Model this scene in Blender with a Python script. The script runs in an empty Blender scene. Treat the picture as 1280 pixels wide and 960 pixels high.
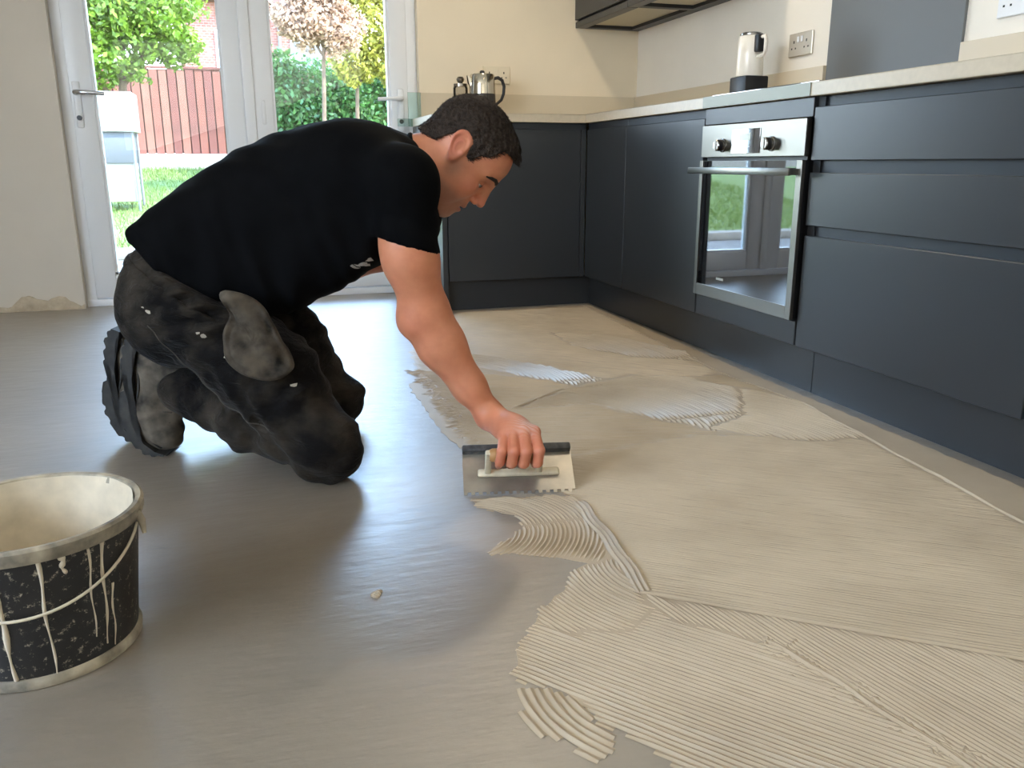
import bpy, bmesh, math, random
import numpy as np
from mathutils import Matrix, Vector

sc = bpy.context.scene
COL = sc.collection
random.seed(7)
RNG = np.random.default_rng(11)
PI = math.pi

# ------------------------------------------------------------------ camera
cam_d = bpy.data.cameras.new('camera')
cam = bpy.data.objects.new('camera', cam_d)
COL.objects.link(cam)
cam_d.sensor_fit = 'HORIZONTAL'
cam_d.sensor_width = 36.0
cam_d.lens = 1042.5 / 1280.0 * 36.0
cam_d.clip_start = 0.02
cam_d.clip_end = 300
pit, yaw, rol = .2593, .3014, -.0025
Fv = Vector((math.sin(yaw)*math.cos(pit), math.cos(yaw)*math.cos(pit), -math.sin(pit)))
Rv = Vector((math.cos(yaw), -math.sin(yaw), 0))
Uv = Rv.cross(Fv)
R2 = Rv*math.cos(rol) + Uv*math.sin(rol)
U2 = Uv*math.cos(rol) - Rv*math.sin(rol)
mw = Matrix((R2, U2, -Fv)).transposed().to_4x4()
mw.translation = (0, 0, .694)
cam.matrix_world = mw
sc.camera = cam

# ------------------------------------------------------------------ world, sun, exposure
w = bpy.data.worlds.new('world')
sc.world = w
w.use_nodes = True
wn = w.node_tree
wn.nodes.clear()
wo = wn.nodes.new('ShaderNodeOutputWorld')
bg = wn.nodes.new('ShaderNodeBackground')
# bright hazy sky: warm white near the horizon, pale blue overhead
wtc = wn.nodes.new('ShaderNodeTexCoord')
wsp = wn.nodes.new('ShaderNodeSeparateXYZ')
wrp = wn.nodes.new('ShaderNodeValToRGB')
wrp.color_ramp.elements[0].position = 0.0
wrp.color_ramp.elements[0].color = (.85, .92, 1.0, 1)
wrp.color_ramp.elements[1].position = .75
wrp.color_ramp.elements[1].color = (.34, .56, 1.0, 1)
e_ = wrp.color_ramp.elements.new(.22)
e_.color = (.50, .72, 1.0, 1)
wn.links.new(wtc.outputs['Generated'], wsp.inputs[0])
wn.links.new(wsp.outputs[2], wrp.inputs[0])
wn.links.new(wrp.outputs[0], bg.inputs[0])
wn.links.new(bg.outputs[0], wo.inputs[0])
bg.inputs[1].default_value = 20.0

sun_d = bpy.data.lights.new('sun', 'SUN')
sun_d.energy = 20.0
sun_d.angle = .012
sun_d.color = (1, .93, .80)
sun = bpy.data.objects.new('sun', sun_d)
COL.objects.link(sun)
sun.rotation_euler = Vector((.62, -.45, .78)).to_track_quat('Z', 'Y').to_euler()

def area_light(name, loc, target, sx, sy, power, color):
    d = bpy.data.lights.new(name, 'AREA')
    d.shape = 'RECTANGLE'
    d.size, d.size_y = sx, sy
    d.energy = power
    d.color = color
    o = bpy.data.objects.new(name, d)
    COL.objects.link(o)
    o.location = loc
    o.rotation_euler = (Vector(loc) - Vector(target)).to_track_quat('Z', 'Y').to_euler()
    return o

# daylight standing in the opening of the garden doors and of the side window, plus added fill from the rear
dp = area_light('daylight_doors', (.05, 4.80, 1.12), (.05, 0, 1.12), 1.7, 2.1, 1, (1, 1, 1))
dp.data.cycles.is_portal = True
area_light('daylight_side_window', (-2.98, -.2, 1.5), (1.2, 1.6, .7), 2.3, 1.2, 28, (1.0, .93, .82))

area_light('rear_fill_light', (.1, -2.66, 1.5), (.3, 2, .9), 3.0, 1.3, 15, (1.0, .95, .87))  # added fill light to brighten the face; the wall behind has no opening

vs = sc.view_settings
vs.view_transform = 'Standard'
vs.look = 'None'
vs.gamma = 1
vs.use_curve_mapping = False
vs.exposure = 0.0

# ------------------------------------------------------------------ materials
MATS = {}
def srgb(r, g, b):
    f = lambda c: (c/255)/12.92 if c <= 10 else ((c/255+.055)/1.055)**2.4
    return (f(r), f(g), f(b), 1)

def mat(name, col, rough=.5, metal=0., spec=.5, noise=None, bump=None, sss=0, coat=0, rnoise=None):
    """noise=(scale, amount, second colour or None, detail); bump=(scale, strength, distance)"""
    if name in MATS: return MATS[name]
    m = bpy.data.materials.new(name)
    m.use_nodes = True
    nt = m.node_tree
    b = nt.nodes['Principled BSDF']
    b.inputs['Base Color'].default_value = col
    b.inputs['Roughness'].default_value = rough
    b.inputs['Metallic'].default_value = metal
    b.inputs['Specular IOR Level'].default_value = spec
    if coat:
        b.inputs['Coat Weight'].default_value = coat
        b.inputs['Coat Roughness'].default_value = .12
    if sss:
        b.inputs['Subsurface Weight'].default_value = sss
        b.inputs['Subsurface Radius'].default_value = (1, .35, .2)
        b.inputs['Subsurface Scale'].default_value = .006
    tc = nt.nodes.new('ShaderNodeTexCoord')
    if noise:
        n = nt.nodes.new('ShaderNodeTexNoise')
        n.inputs['Scale'].default_value = noise[0]
        n.inputs['Detail'].default_value = noise[3] if len(noise) > 3 else 5
        nt.links.new(tc.outputs['Object'], n.inputs['Vector'])
        r = nt.nodes.new('ShaderNodeValToRGB')
        a = noise[1]
        r.color_ramp.elements[0].position = .3
        r.color_ramp.elements[1].position = .72
        c2 = noise[2]
        if c2 is None:
            r.color_ramp.elements[0].color = tuple(x*(1-a) for x in col[:3])+(1,)
            r.color_ramp.elements[1].color = tuple(min(1, x*(1+a)) for x in col[:3])+(1,)
        else:
            r.color_ramp.elements[0].color = col
            r.color_ramp.elements[1].color = tuple(x*(1-a)+y*a for x, y in zip(col[:3], c2[:3]))+(1,)
        nt.links.new(n.outputs['Fac'], r.inputs['Fac'])
        nt.links.new(r.outputs['Color'], b.inputs['Base Color'])
    if rnoise:
        n = nt.nodes.new('ShaderNodeTexNoise')
        n.inputs['Scale'].default_value = rnoise[0]
        n.inputs['Detail'].default_value = 5
        nt.links.new(tc.outputs['Object'], n.inputs['Vector'])
        mr = nt.nodes.new('ShaderNodeMapRange')
        mr.inputs[3].default_value = rnoise[1]
        mr.inputs[4].default_value = rnoise[2]
        mr.inputs[1].default_value = .3
        mr.inputs[2].default_value = .7
        nt.links.new(n.outputs['Fac'], mr.inputs[0])
        nt.links.new(mr.outputs[0], b.inputs['Roughness'])
    if bump:
        n = nt.nodes.new('ShaderNodeTexNoise')
        n.inputs['Scale'].default_value = bump[0]
        n.inputs['Detail'].default_value = 4
        nt.links.new(tc.outputs['Object'], n.inputs['Vector'])
        bp = nt.nodes.new('ShaderNodeBump')
        bp.inputs['Strength'].default_value = bump[1]
        bp.inputs['Distance'].default_value = bump[2]
        nt.links.new(n.outputs['Fac'], bp.inputs['Height'])
        nt.links.new(bp.outputs['Normal'], b.inputs['Normal'])
    MATS[name] = m
    return m

def glass_mat(name, tint=(1, 1, 1), refl=1.0):
    if name in MATS: return MATS[name]
    m = bpy.data.materials.new(name)
    m.use_nodes = True
    nt = m.node_tree
    nt.nodes.clear()
    out = nt.nodes.new('ShaderNodeOutputMaterial')
    mx = nt.nodes.new('ShaderNodeMixShader')
    tr = nt.nodes.new('ShaderNodeBsdfTransparent')
    gl = nt.nodes.new('ShaderNodeBsdfGlossy')
    fr = nt.nodes.new('ShaderNodeFresnel')
    tr.inputs[0].default_value = (*tint, 1)
    gl.inputs['Roughness'].default_value = .01
    gl.inputs[0].default_value = (refl, refl, refl, 1)
    fr.inputs[0].default_value = 1.45
    nt.links.new(fr.outputs[0], mx.inputs[0])
    nt.links.new(tr.outputs[0], mx.inputs[1])
    nt.links.new(gl.outputs[0], mx.inputs[2])
    nt.links.new(mx.outputs[0], out.inputs[0])
    MATS[name] = m
    return m

# ------------------------------------------------------------------ mesh helpers (all geometry in world coordinates unless moved)
def tag(o, label=None, cat=None, group=None, kind=None):
    if label: o['label'] = label
    if cat: o['category'] = cat
    if group: o['group'] = group
    if kind: o['kind'] = kind
    return o

def put(o, parent):
    if parent is not None:
        o.parent = parent
        if parent.type == 'EMPTY':
            o.matrix_parent_inverse = Matrix.Translation(-parent.location)
    return o

def empty(name, loc, label=None, cat=None, group=None, kind=None):
    o = bpy.data.objects.new(name, None)
    o.empty_display_size = .05
    COL.objects.link(o)
    o.location = loc
    return tag(o, label, cat, group, kind)

def raw(name, V, Fc, m, parent=None, smooth=False):
    me = bpy.data.meshes.new(name)
    me.from_pydata([tuple(map(float, v)) for v in V], [], [tuple(map(int, f)) for f in Fc])
    me.update()
    if m: me.materials.append(m)
    if smooth: me.shade_smooth()
    o = bpy.data.objects.new(name, me)
    COL.objects.link(o)
    return put(o, parent)

def np_mesh(name, V, Q, m, parent=None, smooth=True):
    """fast path: V (n,3), Q (k,4) quads"""
    V = np.asarray(V, np.float32); Q = np.asarray(Q, np.int32)
    me = bpy.data.meshes.new(name)
    me.vertices.add(len(V)); me.vertices.foreach_set('co', V.ravel())
    k = Q.shape[1]
    me.loops.add(Q.size); me.loops.foreach_set('vertex_index', Q.ravel())
    me.polygons.add(len(Q))
    me.polygons.foreach_set('loop_start', np.arange(0, Q.size, k, dtype=np.int32))
    me.update(calc_edges=True)
    me.validate()
    if m: me.materials.append(m)
    if smooth: me.shade_smooth()
    o = bpy.data.objects.new(name, me)
    COL.objects.link(o)
    return put(o, parent)

class MB:
    """collects boxes, tubes and lathes; build() links them as one mesh part"""
    def __init__(s): s.bm = bmesh.new()
    def box(s, lo, hi, bevel=0, rot=None, seg=2):
        lo, hi = Vector(lo), Vector(hi)
        c = (lo+hi)/2; d = hi-lo
        M = Matrix.Translation(c)
        if rot is not None: M = M @ rot.to_4x4()
        M = M @ Matrix.Diagonal((abs(d.x), abs(d.y), abs(d.z), 1))
        r = bmesh.ops.create_cube(s.bm, size=1, matrix=M)
        if bevel:
            es = list({e for v in r['verts'] for e in v.link_edges})
            bmesh.ops.bevel(s.bm, geom=es, offset=bevel, segments=seg, affect='EDGES', profile=.5)
        return s
    def tube(s, pts, rad, n=10, cap=True):
        P = [Vector(p) for p in pts]
        rad = rad if hasattr(rad, '__len__') else [rad]*len(P)
        rings = []
        ref = None
        for i, p in enumerate(P):
            t = (P[min(i+1, len(P)-1)] - P[max(i-1, 0)]).normalized()
            if ref is None:
                ref = t.orthogonal().normalized()
            ref = (ref - t*ref.dot(t)).normalized()
            b = t.cross(ref)
            rings.append([s.bm.verts.new(p + (ref*math.cos(a)+b*math.sin(a))*rad[i]) for a in [2*PI*k/n for k in range(n)]])
        for a, b in zip(rings, rings[1:]):
            for k in range(n):
                s.bm.faces.new((a[k], a[(k+1) % n], b[(k+1) % n], b[k]))
        if cap:
            s.bm.faces.new(list(reversed(rings[0]))); s.bm.faces.new(rings[-1])
        return s
    def lathe(s, prof, c, n=32, axis='z', close=False):
        c = Vector(c)
        def P(r, h, a):
            if axis == 'z': return c+Vector((r*math.cos(a), r*math.sin(a), h))
            if axis == 'x': return c+Vector((h, r*math.cos(a), r*math.sin(a)))
            return c+Vector((r*math.sin(a), h, r*math.cos(a)))
        rings = []
        for r, h in prof:
            if r < 1e-6: rings.append([s.bm.verts.new(P(0, h, 0))])
            else: rings.append([s.bm.verts.new(P(r, h, 2*PI*k/n)) for k in range(n)])
        for a, b in zip(rings, rings[1:]):
            for k in range(n):
                k2 = (k+1) % n
                if len(a) == 1 and len(b) == 1: continue
                if len(a) == 1: s.bm.faces.new((a[0], b[k2], b[k]))
                elif len(b) == 1: s.bm.faces.new((a[k], a[k2], b[0]))
                else: s.bm.faces.new((a[k], a[k2], b[k2], b[k]))
        return s
    def prism(s, pts2, axis, a0, a1):
        """polygon pts2 extruded along axis (0,1,2) from a0 to a1"""
        def P(p, a):
            l = list(p); l.insert(axis, a); return Vector(l)
        A = [s.bm.verts.new(P(p, a0)) for p in pts2]
        B = [s.bm.verts.new(P(p, a1)) for p in pts2]
        n = len(pts2)
        s.bm.faces.new(A); s.bm.faces.new(list(reversed(B)))
        for k in range(n):
            s.bm.faces.new((A[k], B[k], B[(k+1) % n], A[(k+1) % n]))
        return s
    def build(s, name, m, parent=None, smooth=None):
        bmesh.ops.recalc_face_normals(s.bm, faces=s.bm.faces)
        me = bpy.data.meshes.new(name)
        s.bm.to_mesh(me); s.bm.free()
        if m: me.materials.append(m)
        if smooth is not None:
            me.shade_smooth()
            me.set_sharp_from_angle(angle=smooth)
        o = bpy.data.objects.new(name, me)
        COL.objects.link(o)
        return put(o, parent)

def box(name, lo, hi, m, parent=None, bevel=0, seg=2):
    return MB().box(lo, hi, bevel, seg=seg).build(name, m, parent, smooth=(.6 if bevel else None))
# ------------------------------------------------------------------ dimensions of the room
XF, XW, YC, YW = 1.585, 2.15, 3.878, 4.536      # cabinet fronts, right wall, back cabinet fronts, back wall
ZW, ZT, ZP = .877, .915, .145                   # worktop underside, top, plinth top
DX0, DX1, DY = -.80, .907, 4.62                 # garden door opening and frame plane
XL, YR, ZC = -2.9, -2.7, 2.42                   # left wall, rear wall, ceiling

# ------------------------------------------------------------------ shell
m_wall = mat('cream_wall_paint', srgb(226, 213, 188), .75, noise=(3, .03, None), bump=(90, .06, .002))
m_wall_shade = mat('shade_toned_wall_paint', srgb(206, 197, 183), .8, noise=(2.5, .04, None), bump=(60, .08, .002))  # greyer, darker copy of the wall paint; backlit shade put into the colour
m_white = mat('white_gloss_plastic', srgb(228, 230, 232), .28)
m_ceil = mat('ceiling_paint', srgb(236, 232, 224), .85)

def floor_material():
    m = bpy.data.materials.new('primed_screed'); m.use_nodes = True
    nt = m.node_tree; b = nt.nodes['Principled BSDF']
    tc = nt.nodes.new('ShaderNodeTexCoord')
    mp = nt.nodes.new('ShaderNodeMapping'); mp.inputs['Scale'].default_value = (1, 3.2, 1)
    nt.links.new(tc.outputs['Object'], mp.inputs[0])
    n1 = nt.nodes.new('ShaderNodeTexNoise'); n1.inputs['Scale'].default_value = 1.6; n1.inputs['Detail'].default_value = 8
    nt.links.new(tc.outputs['Object'], n1.inputs[0])
    r1 = nt.nodes.new('ShaderNodeValToRGB')
    r1.color_ramp.elements[0].position = .3; r1.color_ramp.elements[1].position = .75
    r1.color_ramp.elements[0].color = srgb(120, 109, 94); r1.color_ramp.elements[1].color = srgb(140, 128, 111)
    nt.links.new(n1.outputs['Fac'], r1.inputs[0])
    # pale dried scuffs
    n2 = nt.nodes.new('ShaderNodeTexNoise'); n2.inputs['Scale'].default_value = 7; n2.inputs['Detail'].default_value = 10; n2.inputs['Roughness'].default_value = .75
    nt.links.new(mp.outputs[0], n2.inputs[0])
    r2 = nt.nodes.new('ShaderNodeValToRGB'); r2.color_ramp.elements[0].position = .68; r2.color_ramp.elements[1].position = .80
    r2.color_ramp.elements[1].color = (.35, .35, .35, 1)
    nt.links.new(n2.outputs['Fac'], r2.inputs[0])
    mx = nt.nodes.new('ShaderNodeMixRGB'); mx.inputs[2].default_value = srgb(182, 176, 164)
    nt.links.new(r2.outputs[0], mx.inputs[0]); nt.links.new(r1.outputs[0], mx.inputs[1])
    nt.links.new(mx.outputs[0], b.inputs['Base Color'])
    n3 = nt.nodes.new('ShaderNodeTexNoise'); n3.inputs['Scale'].default_value = 9; n3.inputs['Detail'].default_value = 8; n3.inputs['Roughness'].default_value = .65
    nt.links.new(mp.outputs[0], n3.inputs[0])
    mr = nt.nodes.new('ShaderNodeMapRange'); mr.inputs[1].default_value = .3; mr.inputs[2].default_value = .7; mr.inputs[3].default_value = .34; mr.inputs[4].default_value = .52
    nt.links.new(n3.outputs['Fac'], mr.inputs[0]); nt.links.new(mr.outputs[0], b.inputs['Roughness'])
    n4 = nt.nodes.new('ShaderNodeTexNoise'); n4.inputs['Scale'].default_value = 14; n4.inputs['Detail'].default_value = 7
    nt.links.new(mp.outputs[0], n4.inputs[0])
    bp = nt.nodes.new('ShaderNodeBump'); bp.inputs['Strength'].default_value = .26; bp.inputs['Distance'].default_value = .006
    nt.links.new(n4.outputs['Fac'], bp.inputs['Height']); nt.links.new(bp.outputs[0], b.inputs['Normal'])
    b.inputs['Specular IOR Level'].default_value = .7
    b.inputs['Coat Weight'].default_value = 1.0; b.inputs['Coat Roughness'].default_value = .42; b.inputs['Coat IOR'].default_value = 1.8
    nt.links.new(bp.outputs[0], b.inputs['Coat Normal'])
    return m

fl = box('floor', (XL, YR, -.12), (XW, DY+.12, 0), floor_material()); tag(fl, 'grey primed screed floor with a soft sheen', kind='structure')
cl = box('ceiling', (XL-.2, YR-.2, ZC), (XW+.25, YW+.30, ZC+.35), m_ceil); tag(cl, 'white ceiling above the kitchen', kind='structure')

# back wall with the garden door opening: piece left of the doors, piece behind the kitchen, head above the doors
WT = .26
wb = MB()
wb.box((DX1, YW, -.1), (XW+.25, YW+WT, ZC))
wb.box((DX0, YW, 2.12), (DX1, YW+WT, ZC))
o = wb.build('wall_back', m_wall); tag(o, 'cream painted wall behind the kitchen counter', kind='structure')
wl = MB(); wl.box((XL-.2, YW, -.1), (DX0, YW+WT, ZC))
o2 = wl.build('wall_back_left', m_wall_shade); tag(o2, 'plaster wall left of the garden doors, toned grey beige as shade', kind='structure')
# ragged unfinished plaster at the foot of that wall
m_plast = mat('bare_plaster', srgb(205, 190, 165), .85, noise=(22, .7, srgb(150, 132, 108), 8), bump=(40, .4, .004))
xs = np.linspace(-1.75, DX0-.003, 60)
top = .045+.022*np.sin(xs*17)+.014*np.sin(xs*41+1)+.02*np.exp(-((xs+.87)/.05)**2)+RNG.normal(0, .003, 60)
V = [(x, YW-.006-.003*math.sin(x*60), 0) for x in xs]+[(x, YW-.006-.003*math.sin(x*60), t) for x, t in zip(xs, top)]+[(x, YW+.01, t+.004) for x, t in zip(xs, top)]
Fc = [(i, i+1, 60+i+1, 60+i) for i in range(59)]+[(60+i, 60+i+1, 120+i+1, 120+i) for i in range(59)]
p = raw('bare_plaster_edge', V, Fc, m_plast, o2); p['label'] = 'ragged bare plaster along the foot of the wall'

o = box('wall_right', (XW, YR, -.1), (XW+.25, YW, ZC), mat('pale_wall_paint', srgb(236, 231, 220), .7, noise=(3, .03, None), bump=(90, .06, .002))); tag(o, 'pale cream kitchen wall with sockets', kind='structure')
wl = MB()
wl.box((XL-.2, YR, -.1), (XL, -1.4, ZC)); wl.box((XL-.2, 1.0, -.1), (XL, YW, ZC)); wl.box((XL-.2, -1.4, -.1), (XL, 1.0, .86)); wl.box((XL-.2, -1.4, 2.14), (XL, 1.0, ZC))
o = wl.build('wall_left', m_wall_shade); tag(o, 'beige side wall with a wide window', kind='structure')
wf = MB()
for a_ in ((-1.4, -1.34), (-.23, -.17), (.94, 1.0)): wf.box((XL-.10, a_[0], .86), (XL-.04, a_[1], 2.14))
wf.box((XL-.10, -1.4, .86), (XL-.04, 1.0, .92)); wf.box((XL-.10, -1.4, 2.08), (XL-.04, 1.0, 2.14))
o = wf.build('window_1', m_white); tag(o, 'white frame of the side window', kind='structure')
o = box('wall_rear', (XL-.2, YR-.25, -.1), (XW+.25, YR, ZC), m_wall); tag(o, 'rear wall behind the viewer', kind='structure')
wf = MB()  # frame added around the rear fill light, on a closed wall
for a_ in ((-1.46, -1.40), (.07, .13), (1.60, 1.66)): wf.box((a_[0], YR+.001, .80), (a_[1], YR+.03, 2.20))
wf.box((-1.46, YR+.001, .80), (1.66, YR+.03, .86)); wf.box((-1.46, YR+.001, 2.14), (1.66, YR+.03, 2.20))
o = wf.build('added_rear_frame', m_white); tag(o, 'white frame added on the closed rear wall', kind='structure')
box('added_blind', (-1.40, YR+.004, .86), (1.60, YR+.010, 2.14), m_ceil, o)  # white panel added behind the rear fill light

# ------------------------------------------------------------------ garden doors
m_pvc = mat('white_upvc', srgb(226, 228, 230), .3)
m_gasket = mat('grey_gasket', srgb(95, 97, 100), .6)
m_pane = glass_mat('clear_door_glass', (.97, .985, .975))
m_chrome = mat('brushed_chrome', srgb(205, 208, 212), .22, metal=1)
fr = MB()
z0, z1 = 0, 2.12
fr.box((DX0, DY-.03, z0), (DX0+.05, DY+.05, z1), .004); fr.box((DX1-.055, DY-.03, z0), (DX1, DY+.05, z1), .004)
fr.box((DX0, DY-.03, z1-.06), (DX1, DY+.05, z1), .004); fr.box((DX0, DY-.035, z0), (DX1, DY+.05, .035), .004)
frame = fr.build('trim_1', m_pvc, smooth=.6); tag(frame, 'white plastic outer frame of the garden doors', kind='structure')

def leaf(n, x0, x1, gx0, gx1, hx, hdir, lab):
    d = empty('door_%d' % n, ((x0+x1)/2, DY, .04), lab, None, None, 'structure')
    gz0, gz1 = .155, 1.97
    yb, yf = DY+.035, DY-.035
    box('stile', (x0, yf, .04), (gx0, yb, 2.06), m_pvc, d, .006)
    box('stile', (gx1, yf, .04), (x1, yb, 2.06), m_pvc, d, .006)
    box('bottom_rail', (gx0, yf, .04), (gx1, yb, gz0), m_pvc, d, .006)
    box('top_rail', (gx0, yf, gz1), (gx1, yb, 2.06), m_pvc, d, .006)
    g = MB()
    for a in ((gx0, gx0+.012), (gx1-.012, gx1)): g.box((a[0], yf+.012, gz0), (a[1], yb-.012, gz1))
    g.box((gx0, yf+.012, gz0), (gx1, yb-.012, gz0+.012)); g.box((gx0, yf+.012, gz1-.012), (gx1, yb-.012, gz1))
    g.build('glazing_bead', m_pvc, d)
    box('pane', (gx0+.008, DY-.004, gz0+.008), (gx1-.008, DY+.004, gz1-.008), m_pane, d)
    # lever handle on a long back plate with a key cylinder
    h = MB().box((hx-.017, yf-.010, .86), (hx+.017, yf, 1.07), .006).build('handle_plate', m_white, d, .6)
    MB().tube([(hx, yf-.006, 1.018), (hx, yf-.045, 1.018), (hx+hdir*.012, yf-.055, 1.018), (hx+hdir*.06, yf-.057, 1.017), (hx+hdir*.125, yf-.054, 1.013)], [.012, .012, .012, .0105, .0095], 10).build('lever', m_chrome if n == 1 else m_white, h, 1.0)
    MB().lathe([(0, -.016), (.011, -.016), (.012, 0)], (hx, yf-.004, .905), 16, 'y').build('keyhole', mat('dark_steel', srgb(70, 72, 75), .35, metal=1), h, .7)
    return d
leaf(1, DX0+.045, .052, -.655, -.06, -.725, 1, 'left white garden door leaf with a clear pane and chrome lever')
leaf(2, .056, DX1-.05, .168, .765, .815, -1, 'right white garden door leaf with a clear pane and white lever')
# meeting stile cover strip and its small lock plate
o = MB().box((.028, DY-.048, .04), (.080, DY-.030, 2.06), .006).build('trim_2', m_pvc, smooth=.6)
tag(o, 'white cover strip where the two garden doors meet', kind='structure')
MB().box((.112, DY-.042, .885), (.128, DY-.034, 1.0), .003).build('lock_plate', m_white, o, .6)
# ------------------------------------------------------------------ kitchen materials
m_navy = mat('matt_slate_front', srgb(47, 49, 51), .34, spec=.5, bump=(300, .02, .0005))
m_navy_in = mat('slate_rail', srgb(38, 42, 46), .45)
m_dark = mat('black_gap', srgb(14, 15, 17), .6)
m_top = mat('cream_worktop', srgb(194, 180, 156), .35, noise=(60, .05, None))
m_steel = mat('brushed_steel', srgb(134, 131, 124), .32, metal=1, bump=(240, .03, .0005))
m_steel_d = mat('dark_steel_knob', srgb(150, 148, 144), .25, metal=1)
m_blkglass = mat('black_oven_glass', srgb(12, 13, 15), .03, spec=1.0, coat=1.0)
m_blkglass.node_tree.nodes['Principled BSDF'].inputs['Coat IOR'].default_value = 1.75
m_blkglass.node_tree.nodes['Principled BSDF'].inputs['Coat Roughness'].default_value = .02
m_blk = mat('black_plastic', srgb(22, 22, 24), .4)

def carcass(name, lo, hi, label, group='slate base cabinets'):
    d = empty(name, ((lo[0]+hi[0])/2, (lo[1]+hi[1])/2, lo[2]), label, 'cabinet', group)
    box('body', lo, hi, m_navy_in, d)
    return d

FT = .019   # front thickness
def front_r(nm, d, y0, y1, z0, z1):          # front facing -x
    return box(nm, (XF, y0+.0015, z0), (XF+FT, y1-.0015, z1), m_navy, d, .0015, 1)

G = XF+FT+.012
# blind corner unit, door unit, oven housing, drawer unit, next unit towards the viewer
c = carcass('base_cabinet', (G, 3.432, ZP), (XW-.01, YC-.002, ZW-.001), 'slate corner cabinet with a narrow door beside the back run')
front_r('door', c, 3.432, YC-.001, ZP, .845)
box('top_rail', (XF+.010, 3.432, .846), (G, YC-.001, ZW-.002), m_navy_in, c)
c = carcass('base_cabinet', (G, 2.770, ZP), (XW-.01, 3.430, ZW-.001), 'slate cabinet with one wide plain door left of the oven')
front_r('door', c, 2.772, 3.430, ZP, .845)
box('top_rail', (XF+.010, 2.772, .846), (G, 3.430, ZW-.002), m_navy_in, c)

c = empty('oven_housing', (1.85, 2.46, ZP), 'slate cabinet housing that surrounds the built in oven', 'cabinet', 'slate base cabinets')
y0, y1 = 2.157, 2.768
box('top_panel', (XF, y0+.0015, .821), (XF+FT, y1-.0015, ZW-.002), m_navy, c, .0015, 1)
box('bottom_panel', (XF, y0+.0015, ZP), (XF+FT, y1-.0015, .219), m_navy, c, .0015, 1)
box('side_panel', (XF+.020, y0, ZP), (XW-.01, y0+.004, ZW-.001), m_navy_in, c)
box('side_panel', (XF+.020, y1-.004, ZP), (XW-.01, y1, ZW-.001), m_navy_in, c)
box('back_panel', (XW-.03, y0+.004, ZP), (XW-.01, y1-.004, ZW-.001), m_navy_in, c)
box('shelf', (XF+.020, y0+.004, .195), (XW-.03, y1-.004, .213), m_navy_in, c)

c = carcass('drawer_unit', (G, 1.338, ZP), (XW-.01, 2.153, ZW-.001), 'wide slate unit with three handleless drawers right of the oven')
for a, b in ((.699, .847), (.512, .664), (ZP, .482)):
    front_r('drawer', c, 1.338, 2.152, a, b)
for a, b in ((.850, ZW-.014), (.667, .696), (.485, .509)):
    box('finger_rail', (XF+.017, 1.40, a-.012), (XF+.030, 2.118, b+.012), m_navy_in, c)
    box('rail_end_cap', (XF+.010, 2.119, a-.012), (XF+.030, 2.151, b+.012), m_dark, c)
c = carcass('base_cabinet', (G, .72, ZP), (XW-.01, 1.334, ZW-.001), 'slate cabinet at the near end past the three drawers')
front_r('door', c, .72, 1.334, ZP, .845)

# back run
def front_b(nm, d, x0, x1, z0, z1):
    return box(nm, (x0+.0015, YC, z0), (x1-.0015, YC+FT, z1), m_navy, d, .0015, 1)
Gb = YC+FT+.012
c = carcass('base_cabinet', (.892, Gb, ZP), (1.560, YW-.01, ZW-.001), 'slate back run cabinet with a plain door behind the man')
front_b('door', c, .893, 1.556, ZP, .845)
box('top_rail', (.892, YC+.010, .846), (1.583, Gb, ZW-.002), m_navy_in, c)
box('corner_post', (1.557, YC, ZP), (1.583, YC+FT, .845), m_navy, c, .001, 1)
o = box('end_panel', (.866, YC-.002, 0), (.890, YW-.003, ZW-.001), m_navy, None, .0015, 1)
tag(o, 'tall slate end panel closing the back run beside the doors', 'panel')

# plinths
o = box('plinth', (XF+.045, 2.114, .0), (XF+.061, YC+.045, ZP-.003), m_navy); tag(o, 'dark slate plinth board under the oven and corner units', 'plinth', 'slate plinth boards')
o = box('plinth', (XF+.045, .72, .0), (XF+.061, 2.110, ZP-.003), m_navy); tag(o, 'dark slate plinth board under the three drawers', 'plinth', 'slate plinth boards')
o = box('plinth', (.891, YC+.046, .0), (XF+.061, YC+.062, ZP-.003), m_navy); tag(o, 'dark slate plinth board under the back run', 'plinth', 'slate plinth boards')

# worktop, L shaped, with upstands
wt = MB()
wt.prism([(.858, YC-.016), (XF-.014, YC-.016), (XF-.014, .70), (XW-.001, .70), (XW-.001, YW-.001), (.858, YW-.001)], 2, ZW, ZT)
bmesh.ops.bevel(wt.bm, geom=[e for e in wt.bm.edges], offset=.002, segments=1, affect='EDGES')
W = wt.build('worktop', m_top); tag(W, 'cream L shaped kitchen worktop running round the corner', 'worktop')
m_edge = mat('polished_worktop_edge', srgb(120, 118, 106), .4, metal=.5)
box('steel_edge_strip', (XF-.017, 2.158, ZW+.001), (XF-.0142, 2.762, ZT), m_edge, W)['label'] = 'polished steel strip along the worktop edge over the oven'
m_up = mat('cream_upstand', srgb(206, 192, 166), .35)
o = box('upstand', (.909, YW-.021, ZT), (XW-.022, YW-.001, 1.048), m_up, None, .001, 1); tag(o, 'cream upstand along the back wall behind the kettle', 'upstand', 'cream upstands')
o = box('upstand', (XW-.021, 2.862, ZT), (XW-.001, YW-.001, 1.048), m_up, None, .001, 1); tag(o, 'cream upstand on the right wall left of the splashback', 'upstand', 'cream upstands')
o = box('upstand', (XW-.021, .72, ZT), (XW-.001, 2.208, 1.048), m_up, None, .001, 1); tag(o, 'cream upstand on the right wall right of the splashback', 'upstand', 'cream upstands')
m_splash = mat('grey_splashback_glass', srgb(104, 107, 108), .5, spec=.5)
o = box('splashback', (XW-.012, 2.214, ZT+.001), (XW-.001, 2.856, 1.75), m_splash, None, .001, 1); tag(o, 'tall grey glass splashback panel behind the hob', 'splashback')
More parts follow.
